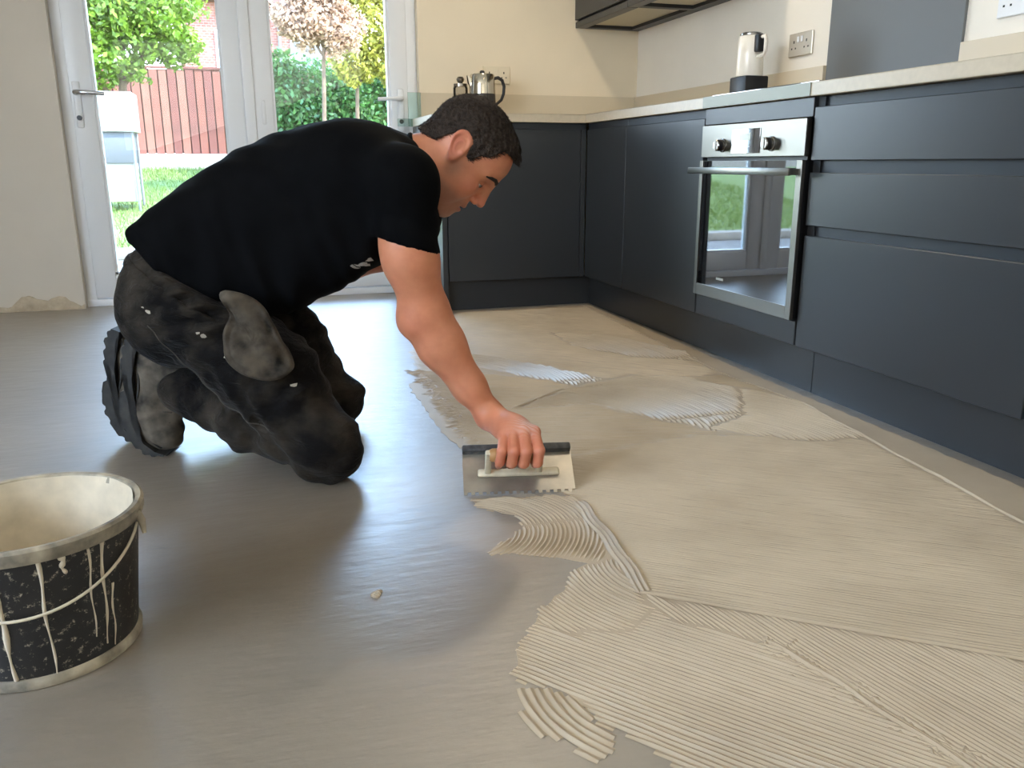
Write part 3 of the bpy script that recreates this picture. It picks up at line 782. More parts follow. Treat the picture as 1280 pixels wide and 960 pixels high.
for pi_, (kind_, nm, poly, dirp, pitch, h, wav) in enumerate(PATCH):
    later = [p[2] for p in PATCH[pi_+1:]]
    A = np.array(poly); lo, hi = A.min(0), A.max(0); cen = (lo+hi)/2; rad = np.hypot(*(hi-lo))/2+.05
    if kind_ == 'lines':
        a = math.radians(dirp); d = np.array([math.cos(a), math.sin(a)]); nn = np.array([-d[1], d[0]])
        N = int(2*rad/pitch); s = np.arange(-rad, rad, STEP)
        curves = []
        for k in range(N):
            o_ = -rad+k*pitch
            bend = wav*np.sin(s*3.1+o_*2)+.5*wav*np.sin(s*8+o_*9)
            curves.append((cen[0]+d[0]*s+nn[0]*(o_+bend), cen[1]+d[1]*s+nn[1]*(o_+bend)))
    else:
        c0 = np.array(dirp); rr_ = np.hypot(A[:, 0]-c0[0], A[:, 1]-c0[1]); r0, r1 = max(.012, rr_.min()-.12), rr_.max()+.02
        curves = []
        for k in range(int((r1-r0)/pitch)):
            r = r0+k*pitch; th = np.arange(0, 2*PI, STEP/r)
            rr2 = r*(1+.02*np.sin(th*3+1))
            curves.append((c0[0]+rr2*np.cos(th), c0[1]+rr2*np.sin(th)))
    for PX, PY in curves:
        wx, wy = wob(PX, PY)
        keep = inpoly(wx, wy, poly)
        if not keep.any(): continue
        for q in later: keep &= ~inpoly(wx, wy, q)
        keep &= (PX < 1.605) & (PY < 3.895)
        idx = np.flatnonzero(np.diff(np.concatenate([[0], keep.astype(int), [0]])))
        for a_, b_ in zip(idx[::2], idx[1::2]): ridge(PX[a_:b_], PY[a_:b_], pitch, h*(1 if nm not in ('curl',) else 1), .0004)
# doubled bright bead left by the trowel corner, and beads along the stroke borders
def bead(pts, off, pitch, h):
    P = np.array(pts); t = np.linspace(0, len(P)-1, max(4, int(sum(np.hypot(*np.diff(P, axis=0).T))/STEP)))
    X = np.interp(t, np.arange(len(P)), P[:, 0])+off; Y = np.interp(t, np.arange(len(P)), P[:, 1])
    X = X+.002*np.sin(t*9); ridge(X, Y, pitch, h, .002)
for of in (-.007, .003, .012): bead([(0.618, 1.524), (0.604, 1.328), (0.582, 1.135)], of, .011, .0052)
bead([(0.576, 1.136), (1.016, 0.791), (1.177, 0.661)], 0, .011, .0038)
bead([(0.694, 0.945), (0.729, 0.81), (0.773, 0.583)], 0, .011, .0036)
bead([(1.532, 2.03), (1.488, 1.684), (1.42, 1.155), (1.411, .82)], 0, .010, .0042)
bead([(1.065, 2.384), (.897, 2.37), (.69, 2.221)], 0, .012, .004)
# broken crumbs of adhesive where strokes meet
for k in range(420):
    t = RNG.uniform(0, 1)
    if k < 110: x, y = .694+.08*t+RNG.normal(0, .012), .95-.36*t+RNG.normal(0, .012)
    else: x, y = .512+RNG.normal(0, .013), 1.92+.85*t+RNG.normal(0, .02)
    a = RNG.uniform(0, 3.14) if k < 110 else RNG.normal(-.35, .35); L = RNG.uniform(.006, .014) if k < 110 else RNG.uniform(.008, .020)
    s = np.linspace(-L, L, 5); ridge(x+s*math.cos(a), y+s*math.sin(a), .010, RNG.uniform(.0015, .0032) if k < 110 else RNG.uniform(.003, .0055), .0010)

def adhesive_material():
    m = bpy.data.materials.new('beige_adhesive'); m.use_nodes = True
    nt = m.node_tree; b = nt.nodes['Principled BSDF']
    tc = nt.nodes.new('ShaderNodeTexCoord')
    n1 = nt.nodes.new('ShaderNodeTexNoise'); n1.inputs['Scale'].default_value = 5; n1.inputs['Detail'].default_value = 6
    nt.links.new(tc.outputs['Object'], n1.inputs[0])
    r = nt.nodes.new('ShaderNodeValToRGB'); r.color_ramp.elements[0].position = .3; r.color_ramp.elements[1].position = .7
    r.color_ramp.elements[0].color = srgb(170, 152, 127); r.color_ramp.elements[1].color = srgb(186, 168, 142)
    nt.links.new(n1.outputs['Fac'], r.inputs[0]); nt.links.new(r.outputs[0], b.inputs['Base Color'])
    b.inputs['Roughness'].default_value = .42; b.inputs['Specular IOR Level'].default_value = .5
    n2 = nt.nodes.new('ShaderNodeTexNoise'); n2.inputs['Scale'].default_value = 260; n2.inputs['Detail'].default_value = 3
    nt.links.new(tc.outputs['Object'], n2.inputs[0])
    bp = nt.nodes.new('ShaderNodeBump'); bp.inputs['Strength'].default_value = .15; bp.inputs['Distance'].default_value = .001
    nt.links.new(n2.outputs['Fac'], bp.inputs['Height']); nt.links.new(bp.outputs[0], b.inputs['Normal'])
    return m
m_adh = adhesive_material()
adh = np_mesh('tile_adhesive', np.concatenate(AV), np.concatenate(AQ), m_adh)
tag(adh, 'beige tile adhesive combed into ridges across the floor', 'adhesive', kind='stuff')
def film(name, poly, z, parent, n=3):
    """thin smooth film of adhesive with a rounded rim"""
    bm = bmesh.new(); P = []
    for (x0, y0), (x1, y1) in zip(poly, poly[1:]+poly[:1]):
        L = math.hypot(x1-x0, y1-y0); k = max(1, int(L/.02))
        for i in range(k):
            t = i/k; x, y = x0+(x1-x0)*t, y0+(y1-y0)*t
            P.append((x+.003*math.sin(y*90)+RNG.normal(0, .0015), y+.003*math.sin(x*80)+RNG.normal(0, .0015)))
    lo_ = [bm.verts.new((x, y, .0002)) for x, y in P]; hi_ = [bm.verts.new((x, y, z)) for x, y in P]
    for i in range(len(P)):
        j = (i+1) % len(P); bm.faces.new((lo_[i], lo_[j], hi_[j], hi_[i]))
    bm.faces.new(hi_)
    bmesh.ops.triangulate(bm, faces=[f for f in bm.faces if len(f.verts) > 4])
    bmesh.ops.recalc_face_normals(bm, faces=bm.faces)
    me = bpy.data.meshes.new(name); bm.to_mesh(me); bm.free(); me.materials.append(m_adh)
    o = bpy.data.objects.new(name, me); COL.objects.link(o); return put(o, parent)
film('base_coat', [(.930, 3.86), (1.60, 3.86), (1.585, 2.4), (1.58, .60), (1.17, .64), (.95, .42), (.80, .40), (.55, .50), (.45, .745), (.40, .83), (.36, .92), (.312, .978), (.330, 1.034), (.390, 1.115), (.455, 1.182), (.53, 1.262), (.470, 1.312), (.375, 1.355), (.478, 1.436), (.470, 1.500), (.42, 1.560), (.405, 1.607), (.62, 1.56), (.66, 1.76), (.50, 1.90), (.475, 2.08), (.478, 2.4), (.525, 2.787), (.556, 3.07), (.752, 3.507)], .0009, adh)
film('smoothed_border', EDGE, .0026, adh)['label'] = 'smooth adhesive border along the plinth'
film('thin_smear', [(.453, 2.60), (.504, 2.62), (.501, 2.388), (.495, 2.153), (.498, 1.928), (.468, 1.925), (.452, 2.043), (.448, 2.248)], .0012, adh)
# dropped crumb of adhesive on the bare floor
cr = MB()
for k in range(7):
    a = k*.9
    cr.lathe([(0, 0), (.006, .0004), (.005, .003), (0, .0042)], (.157+.009*math.cos(a)*(k % 3)/1.3, 1.263+.006*math.sin(a)*(k % 2+.4), 0), 8)
o = cr.build('adhesive_crumb', m_adh, None, 1.0); tag(o, 'small pale crumb of adhesive on the bare grey floor', 'crumb')

# ------------------------------------------------------------------ notched trowel
tO = Vector((.517, 1.605, .0012)); tu = Vector((.977, -.213, 0)).normalized(); ta = math.radians(35)
tv = Vector((.213, .977, 0)).normalized()*math.cos(ta)+Vector((0, 0, math.sin(ta))); tn = tu.cross(tv)
TM = Matrix((tu, tv, tn)).transposed().to_4x4(); TM.translation = tO
def TP(a, b, c): return tO+tu*a+tv*b+tn*c
tr = empty('notched_trowel', tuple(tO), 'notched steel trowel with wooden handle held in his hand', 'trowel')
m_blade = mat('worn_steel_blade', srgb(178, 170, 156), .32, metal=.75, noise=(14, .25, None, 6))
m_alu = mat('adhesive_smeared_mount', srgb(206, 192, 164), .45, noise=(30, .2, None, 6), bump=(90, .3, .001))
m_rub = mat('black_rubber_strip', srgb(38, 38, 40), .5, noise=(60, .6, srgb(110, 108, 104), 8))
m_wood = mat('worn_wood_handle', srgb(176, 130, 78), .5, noise=(35, .2, None, 6))
prof = []
nT = 15; tw = .244/nT
for k in range(nT):
    x = -.122+k*tw
    prof += [(x, 0), (x+tw*.5, 0), (x+tw*.5, .007), (x+tw, .007)]
prof += [(.122, 0), (.122, .118), (-.122, .118)]
bl = MB(); bl.prism(prof, 2, 0, .0011)
o = bl.build('blade', m_blade, tr); o.data.transform(TM)
o = MB().box((-.122, .106, -.004), (.122, .124, .016), .004).build('rubber_strip', m_rub, tr, .6); o.data.transform(TM)
o = MB().box((-.090, .042, .0012), (.090, .060, .013), .005, seg=3).build('mount_bar', m_alu, tr, .7); o.data.transform(TM)
for x in (-.068, .044):
    mb = MB().box((x-.007, .044, .010), (x+.007, .058, .086), .004, seg=2); o = mb.build('post', m_alu, tr, .7); o.data.transform(TM)
HZ = .074
o = MB().lathe([(0, -.066), (.012, -.066), (.0145, -.060), (.0155, -.03), (.0165, 0), (.0155, .025), (.0145, .040), (0, .042)], (0, 0, 0), 24, 'x').build('handle', m_wood, tr, .6)
o.data.transform(TM @ Matrix.Translation((0, .051, HZ)))

# ------------------------------------------------------------------ mixing bucket
BX, BY, BH, BR, BB = -.335, 1.270, .215, .146, .124
bk = empty('mixing_bucket', (BX, BY, 0), 'black plastic bucket with cream drips and a coated wire handle', 'bucket')
m_bk = mat('speckled_black_plastic', srgb(30, 29, 28), .42, noise=(85, .0, None), bump=(60, .15, .001))
_nt = m_bk.node_tree; _b = _nt.nodes['Principled BSDF']
_tc = _nt.nodes.new('ShaderNodeTexCoord'); _n = _nt.nodes.new('ShaderNodeTexNoise'); _n.inputs['Scale'].default_value = 95; _n.inputs['Detail'].default_value = 6; _n.inputs['Roughness'].default_value = .75
_r = _nt.nodes.new('ShaderNodeValToRGB'); _r.color_ramp.elements[0].position = .57; _r.color_ramp.elements[1].position = .70
_r.color_ramp.elements[0].color = srgb(30, 29, 28); _r.color_ramp.elements[1].color = srgb(190, 178, 156)
_nt.links.new(_tc.outputs['Object'], _n.inputs[0]); _nt.links.new(_n.outputs['Fac'], _r.inputs[0]); _nt.links.new(_r.outputs[0], _b.inputs['Base Color'])
m_drip = mat('dried_adhesive', srgb(204, 190, 164), .55, noise=(25, .15, None, 6), bump=(70, .3, .002))
m_rim = mat('smeared_rim', srgb(190, 176, 150), .5, noise=(26, .85, srgb(56, 54, 50), 9), bump=(60, .3, .001))
R_at = lambda z: BB+(BR-BB)*z/BH
MB().lathe([(0, .004), (BB-.004, .004), (BB, .0), (BB+.003, .002), (BB+.003, .012), (R_at(.015), .015), (R_at(BH-.02), BH-.020), (R_at(BH-.02)-.003, BH-.019), (BB-.004, .006)], (BX, BY, 0), 72).build('wall', m_bk, bk, .5)
MB().lathe([(BR-.005, BH-.024), (BR+.004, BH-.022), (BR+.007, BH-.014), (BR+.007, BH-.004), (BR+.003, BH), (BR-.004, BH-.001), (BR-.007, BH-.012)], (BX, BY, 0), 72).build('rim', m_rim, bk, .6)
MB().lathe([(BB+.001, .0), (BB+.0055, .001), (BB+.0065, .010), (BB+.004, .016), (BB+.001, .017)], (BX, BY, 0), 72).build('base_band', m_rim, bk, .6)
ang = np.linspace(0, 2*PI, 72, endpoint=False)
V, Fc = [], []
for j, z in enumerate(np.linspace(BH-.003, .07, 8)):
    for a in ang:
        r = (BR-.0062 if j == 0 else R_at(z)-.0085)-.0010*math.sin(a*5+z*60)-.0008*math.sin(a*13)
        V.append((BX+r*math.cos(a), BY+r*math.sin(a), z))
for j in range(7):
    for k in range(72):
        Fc.append((j*72+k, (j+1)*72+k, (j+1)*72+(k+1) % 72, j*72+(k+1) % 72))
raw('inner_coating', V, Fc, m_drip, bk, True)
V, Fc = [], []
for j, rr in enumerate(np.linspace(.02, 1, 8)):
    for a in ang:
        r = rr*(R_at(.085)-.004)
        V.append((BX+r*math.cos(a), BY+r*math.sin(a), .085+.012*rr**3+.006*math.sin(3*a)*rr+.004*math.sin(7*a+5*rr)*rr))
for j in range(7):
    for k in range(72): Fc.append((j*72+k, (j+1)*72+k, (j+1)*72+(k+1) % 72, j*72+(k+1) % 72))
Fc.append(tuple(range(72)))
raw('wet_adhesive', V, Fc, m_adh, bk, True)
for a_deg, z0_, z1_, r_ in ((-97, .195, .018, .0034), (-75, .196, .012, .0018), (-64, .195, .165, .003), (-50, .190, .05, .0012), (-42, .196, .03, .0018), (-36, .12, .02, .0011), (-112, .17, .10, .0018), (-128, .194, .07, .003)):
    a = math.radians(a_deg); pts = []; rad_ = []
    for t in np.linspace(0, 1, 14):
        z = z0_+(z1_-z0_)*t; aa = a+.012*math.sin(t*9+a_deg)+.02*t
        pts.append((BX+(R_at(z)+.0006)*math.cos(aa), BY+(R_at(z)+.0006)*math.sin(aa), z)); rad_.append(r_*(1.5-.9*t+.35*math.sin(t*17+a_deg)))
    MB().tube(pts, [max(.0008, q) for q in rad_], 8).build('drip', m_drip, bk, 1.2)
# splat where the drip meets the wire
hpts = []
for t in np.linspace(0, 1, 40):
    a = math.radians(-12-(180-24)*t)
    z = .188-.075*math.sin(PI*t)**.8
    hpts.append((BX+(R_at(z)+.006)*math.cos(a), BY+(R_at(z)+.006)*math.sin(a), z))
MB().tube(hpts, .0022, 8).build('wire_handle', m_drip, bk, 1.2)
for a_deg in (-12, -168):
    a = math.radians(a_deg); mx_ = BX+(BR+.004)*math.cos(a); my_ = BY+(BR+.004)*math.sin(a)
    MB().tube([(mx_, my_, .205), (mx_+.006*math.cos(a), my_+.006*math.sin(a), .190), (mx_+.008*math.cos(a), my_+.008*math.sin(a)-.004, .172)], [.006, .0055, .003], 8).build('handle_lug', m_rim, bk, 1.0)
# ------------------------------------------------------------------ kneeling man: smooth implicit shapes, meshed with surface nets
BTH = math.radians(-16.3)
BFX = np.array([math.cos(BTH), math.sin(BTH), 0.]); BLY = np.array([-math.sin(BTH), math.cos(BTH), 0.]); B0 = np.array([.15, 2.0, 0.])
def to_world(V): return B0+V[:, :1]*BFX+V[:, 1:2]*BLY+V[:, 2:3]*np.array([0, 0, 1.])
def to_body(P):
    d = np.asarray(P, float)-B0
    return np.stack([d@BFX, d@BLY, d[..., 2]], -1)
f32 = np.float32
def rc(P, a, b, ra, rb):
    a = np.asarray(a, f32); b = np.asarray(b, f32); ba = b-a; pa = P-a
    t = np.clip(pa@ba/float(ba@ba), 0, 1)
    return np.linalg.norm(pa-t[:, None]*ba, axis=1)-(ra+(rb-ra)*t)
def el(P, c, r, R=None):
    p = P-np.asarray(c, f32)
    if R is not None: p = p@np.asarray(R, f32)
    r = np.asarray(r, f32); k0 = np.linalg.norm(p/r, axis=1); k1 = np.linalg.norm(p/(r*r), axis=1)+1e-9
    return k0*(k0-1)/k1
def smin(a, b, k):
    h = np.clip(.5+.5*(b-a)/k, 0, 1); return b*(1-h)+a*h-k*h*(1-h)
def smax(a, b, k): return -smin(-a, -b, k)
def U(k, *ds):
    r = ds[0]
    for d in ds[1:]: r = smin(r, d, k)
    return r
def nets(fn, lo, hi, h):
    """surface nets of fn over the box, evaluated only near the surface"""
    lo = np.asarray(lo, float); n = np.ceil((np.asarray(hi)-lo)/h/4).astype(int)*4+1
    B = 4
    nb = (n-1)//B
    cx = [lo[i]+(np.arange(nb[i])*B+B/2)*h for i in range(3)]
    G = np.stack(np.meshgrid(*cx, indexing='ij'), -1).reshape(-1, 3).astype(f32)
    dc = fn(G)
    D = np.repeat(np.repeat(np.repeat(dc.reshape(nb), B, 0), B, 1), B, 2)
    D = np.pad(D, ((0, 1),)*3, mode='edge').astype(f32)
    near = (np.abs(dc) < B*h*1.9).reshape(nb)
    M = np.repeat(np.repeat(np.repeat(near, B, 0), B, 1), B, 2)
    M = np.pad(M, ((0, 1),)*3, mode='edge')
    for ax in range(3):
        s = [slice(None)]*3; s2 = [slice(None)]*3; s[ax] = slice(1, None); s2[ax] = slice(None, -1)
        Mn = M.copy(); Mn[tuple(s)] |= M[tuple(s2)]; M = Mn
    I = np.argwhere(M)
    P = (lo+I*h).astype(f32)
    out = np.empty(len(P), f32)
    for k in range(0, len(P), 400000): out[k:k+400000] = fn(P[k:k+400000])
    D[tuple(I.T)] = out
    ins = D < 0
    cor = [(i, j, k) for i in (0, 1) for j in (0, 1) for k in (0, 1)]
    sl = lambda c: tuple(slice(c[a], n[a]-1+c[a]) for a in range(3))
    cnt = sum(ins[sl(c)].astype(np.int8) for c in cor)
    act = (cnt > 0) & (cnt < 8)
    A = np.argwhere(act); vid = -np.ones(act.shape, np.int64); vid[tuple(A.T)] = np.arange(len(A))
    acc = np.zeros((len(A), 3)); num = np.zeros(len(A))
    for c in cor:
        for ax in range(3):
            if c[ax]: continue
            c2 = list(c); c2[ax] = 1
            d0 = D[tuple((A+c).T)]; d1 = D[tuple((A+c2).T)]
            m = (d0 < 0) != (d1 < 0)
            t = np.where(m, d0/np.where(m, d0-d1, 1), 0)
            p = np.tile(np.array(c, float), (len(A), 1)); p[:, ax] += t
            acc += p*m[:, None]; num += m
    V = lo+(A+acc/num[:, None])*h
    Q = []
    for ax in range(3):
        s0 = [slice(None)]*3; s1 = [slice(None)]*3; s0[ax] = slice(None, -1); s1[ax] = slice(1, None)
        a_, b_ = ins[tuple(s0)], ins[tuple(s1)]
        E = np.argwhere(a_ != b_); o1, o2 = (ax+1) % 3, (ax+2) % 3
        ok = (E[:, o1] > 0) & (E[:, o2] > 0) & (E[:, o1] < n[o1]-1) & (E[:, o2] < n[o2]-1)
        E = E[ok]; fl_ = a_[tuple(E.T)]
        def cell(d1, d2):
            q = E.copy(); q[:, o1] -= d1; q[:, o2] -= d2; return vid[tuple(q.T)]
        q = np.stack([cell(0, 0), cell(1, 0), cell(1, 1), cell(0, 1)], 1)
        q[~fl_] = q[~fl_][:, ::-1]
        Q.append(q)
    Q = np.concatenate(Q); Q = Q[(Q >= 0).all(1)]
    return V, Q
def interp(x, xs, ys): return np.interp(x, xs, ys).astype(f32)

# ---- head, in its own frame: X forward, Y left, Z up, origin between the ears
HO = np.array([.335, 0, .715]); HX = np.array([.64, 0, -.768]); HZ_ = np.array([.768, 0, .64]); HR = np.stack([HX, [0, 1, 0], HZ_], 0)
def to_head(P): return (P-HO.astype(f32))@HR.T.astype(f32)
def from_head(V): return HO+np.asarray(V)@HR
def head_sdf(P):
    h = to_head(P); hs = h.copy(); hs[:, 1] = np.abs(h[:, 1])
    d = el(hs, (-.004, 0, .036), (.094, .077, .086))
    d = smin(d, el(hs, (.042, 0, .040), (.062, .064, .060)), .02)
    d = smin(d, rc(hs, (.044, 0, -.012), (.056, 0, -.090), .054, .032), .025)
    d = smin(d, rc(hs, (-.004, .053, -.048), (.056, .021, -.112), .018, .016), .028)
    d = smin(d, el(hs, (.070, 0, -.110), (.017, .022, .017)), .016)
    d = smin(d, el(hs, (.056, .042, -.034), (.027, .024, .026)), .02)
    d = smin(d, el(hs, (.030, .042, -.062), (.040, .022, .036)), .025)
    d = smin(d, rc(hs, (.090, .010, .018), (.072, .046, .018), .0125, .011), .012)
    d = smin(d, rc(hs, (.097, 0, .006), (.110, 0, -.034), .0085, .0115), .012)
    d = smin(d, el(hs, (.1115, 0, -.0385), (.0110, .0100, .0085)), .006)
    d = smin(d, el(hs, (.099, .0125, -.044), (.0105, .0075, .0085)), .005)
    d = smin(d, el(hs, (.070, 0, -.072), (.025, .029, .026)), .014)
    d = smin(d, el(hs, (.0905, 0, -.070), (.0075, .020, .0055)), .006)
    d = smin(d, el(hs, (.0870, 0, -.085), (.0085, .018, .0065)), .006)
    d = smax(d, -el(hs, (.096, 0, -.0775), (.014, .026, .0028)), .003)
    d = smax(d, -el(hs, (.098, .0085, -.0505), (.0075, .0042, .003)), .003)
    d = smax(d, -el(hs, (.092, .033, -.006), (.019, .019, .0115)), .010)
    # eyelids around the separate eyeballs, gaze lowered
    eb = np.linalg.norm(hs-np.array([.0715, .032, -.006], f32), axis=1)
    up = np.maximum(eb-.0148, -(hs[:, 2]+.0088)); lw_ = np.maximum(eb-.0143, hs[:, 2]+.0118)
    d = smin(d, np.minimum(up, lw_), .003)
    # ear: bowl with a raised rim
    ex, ez = -.012, .012
    ca, sa = math.cos(.28), math.sin(.28)
    qx = (hs[:, 0]-ex)*ca+(hs[:, 2]-ez)*sa; qz = -(hs[:, 0]-ex)*sa+(hs[:, 2]-ez)*ca
    wq = .019*(1+.22*np.clip(qz/.03, -1, 1)); rho = np.sqrt((qx/wq)**2+(qz/.031)**2)
    yy_ = hs[:, 1]-(.078-.30*qx)
    bowl = np.sqrt((np.maximum(rho-.86, 0)*.022)**2+yy_**2)-.0042
    rim_ = np.sqrt(((rho-.93)*.022)**2+(yy_-.004)**2)-.0042
    anti = np.sqrt(((np.sqrt(((qx-.002)/wq)**2+((qz+.004)/.031)**2)-.50)*.022)**2+(yy_-.003)**2)-.0032
    trag = np.linalg.norm((hs-np.array([.004, .079, .004], f32)), axis=1)-.0055
    ear = U(.003, bowl, rim_, anti, trag)
    d = smin(d, ear, .006)
    # neck, running back into the shirt
    nk = rc(P, (.318, 0, .712), (.165, 0, .668), .060, .078)
    nk = smin(nk, rc(P, (.30, -.042, .690), (.19, -.070, .645), .024, .040), .03)
    nk = smin(nk, rc(P, (.30, .042, .690), (.19, .070, .645), .024, .040), .03)
    return smin(d, nk, .03)
HAIRLINE = ([-.12, -.085, -.056, -.043, -.026, -.011, .004, .014, .020, .030, .036, .052, .056, .062, .075, .12],
            [-.040, -.034, -.022, .012, .041, .044, .040, .010, .006, .010, .034, .046, .060, .078, .084, .080])
def hair_sdf(P):
    h = to_head(P); hs = h.copy(); hs[:, 1] = np.abs(h[:, 1])
    d = el(hs, (-.004, 0, .036), (.094, .077, .086))
    d = smin(d, el(hs, (.042, 0, .040), (.062, .064, .060)), .02)
    d = smin(d, rc(hs, (-.02, 0, -.02), (-.045, 0, -.05), .062, .055), .03)
    X, Y, Z = h[:, 0], h[:, 1], h[:, 2]
    fuzz = .0011*np.sin(X*420+Z*130+3*np.sin(Y*160))*np.sin(Z*360-X*90)+.0009*np.sin(Y*520+X*210)
    thick = .0065+.004*np.clip((Z-.03)/.07, 0, 1)+.004*np.clip((X-.04)/.04, 0, 1)*np.clip((Z-.05)/.03, 0, 1)
    d = d-thick+fuzz
    line = np.interp(X, *HAIRLINE).astype(f32)+.0016*np.sin(X*900+Y*300)
    return smax(d, (line-Z)*.8, .006)
def arm_sdf(P):
    d = rc(P, (.215, -.185, .655), (.232, -.190, .500), .056, .057)
    d = smin(d, rc(P, (.232, -.192, .52), (.258, -.168, .375), .054, .049), .03)
    d = smin(d, el(P, (.232, -.176, .362), (.030, .030, .032)), .03)           # elbow point
    d = smin(d, rc(P, (.262, -.166, .375), (.292, -.163, .308), .050, .049), .03)
    d = smin(d, rc(P, (.292, -.163, .308), (.352, -.163, .212), .049, .037), .03)
    d = smin(d, rc(P, (.352, -.163, .212), (.398, -.166, .146), .036, .0275), .02)
    return d
TB = np.stack([np.array(tu), np.array(tv), np.array(tn)], 0)
def TH(a, b, c):                     # trowel coordinates -> body coordinates
    return to_body(np.array(tO)+a*TB[0]+b*TB[1]+c*TB[2])
def hand_sdf(P):
    wr_ = np.array([.398, -.166, .146])
    mcp = [TH(.030, .083, .108), TH(.008, .085, .112), TH(-.013, .084, .108), TH(-.033, .080, .099)]
    d = None
    for k, m_ in enumerate(mcp):
        q = rc(P, wr_+np.array([0, 0, -.002]), m_, .026, .0145 if k < 3 else .0135)
        d = q if d is None else smin(d, q, .016)
    d = smin(d, el(P, (TH(-.015, .115, .088)), (.034, .034, .024)), .02)
    # thumb side heel of the hand and thumb passing behind the handle
    t0, t1, t2, t3 = TH(-.02, .135, .062), TH(.026, .104, .070), TH(.036, .078, .058), TH(.026, .058, .046)
    th_ = U(.010, rc(P, t0, t1, .020, .0145), rc(P, t1, t2, .0140, .0120), rc(P, t2, t3, .0120, .0095))
    d = smin(d, th_, .012)
    fr_ = [(.0118, 0), (.0120, .001), (.0115, .0), (.0104, -.003)]
    for k, (r_, ext) in enumerate(fr_):
        u0 = (.030, .008, -.013, -.033)[k]
        m_ = mcp[k]
        pip = TH(u0+(.006, .001, -.004, -.009)[k], .031-ext, .114-.004*(k == 3))
        dip = TH(u0+(.004, -.003, -.008, -.013)[k], .022-ext, .084)
        tip = TH(u0+(.001, -.005, -.010, -.014)[k], .036, .058)
        fg = smin(rc(P, m_, pip, .0125, r_), rc(P, pip, dip, r_+.0004, r_*.94), .004)
        fg = smin(fg, rc(P, dip, tip, r_*.93, r_*.80), .004)
        fg = smin(fg, np.linalg.norm(P-(m_+np.array([0, 0, .002])).astype(f32), axis=1)-.0135, .006)   # knuckle
        d = smin(d, fg, .0028)
    return d
def arm_hand(P): return smin(arm_sdf(P), hand_sdf(P), .018)
def left_arm(P):
    P = P-np.array([0, 0, .045], f32)
    d = rc(P, (.20, .185, .620), (.128, .212, .432), .056, .047)
    d = smin(d, rc(P, (.128, .212, .432), (.02, .215, .385), .046, .036), .03)
    d = smin(d, rc(P, (.02, .215, .385), (-.055, .205, .345), .034, .027), .02)
    hd_ = el(P, (-.105, .200, .318), (.046, .040, .020), None)
    for k in range(4):
        y_ = .172+.021*k
        hd_ = smin(hd_, U(.004, rc(P, (-.125, y_, .312), (-.160, y_-.002, .292), .0105, .0095), rc(P, (-.160, y_-.002, .292), (-.175, y_-.002, .268), .0095, .0085)), .006)
    hd_ = smin(hd_, U(.006, rc(P, (-.075, .180, .322), (-.100, .150, .300), .014, .011), rc(P, (-.100, .150, .300), (-.125, .142, .282), .011, .009)), .008)
    return smin(d, hd_, .015)
def core_sdf(P):                     # trunk and legs beneath the clothes
    d = smin(rc(P, (-.29, -.05, .455), (.13, -.07, .650), .075, .085), rc(P, (-.29, .05, .455), (.13, .07, .650), .075, .085), .06)
    d = smin(d, el(P, (-.345, 0, .470), (.060, .11, .055)), .05)
    d = smin(d, rc(P, (.13, -.07, .64), (.21, -.17, .65), .08, .055), .05)
    d = smin(d, rc(P, (.13, .07, .64), (.20, .17, .65), .08, .055), .05)
    for sg, k, f_ in ((-1, (.02, -.175, .085), (-.36, .01, .17)), (1, (-.035, .205, .080), (-.44, .11, .17))):
        d = smin(d, rc(P, (-.27, sg*.09, .40), k, .09, .055), .05)
        d = smin(d, rc(P, k, f_, .050, .035), .03)
    return d

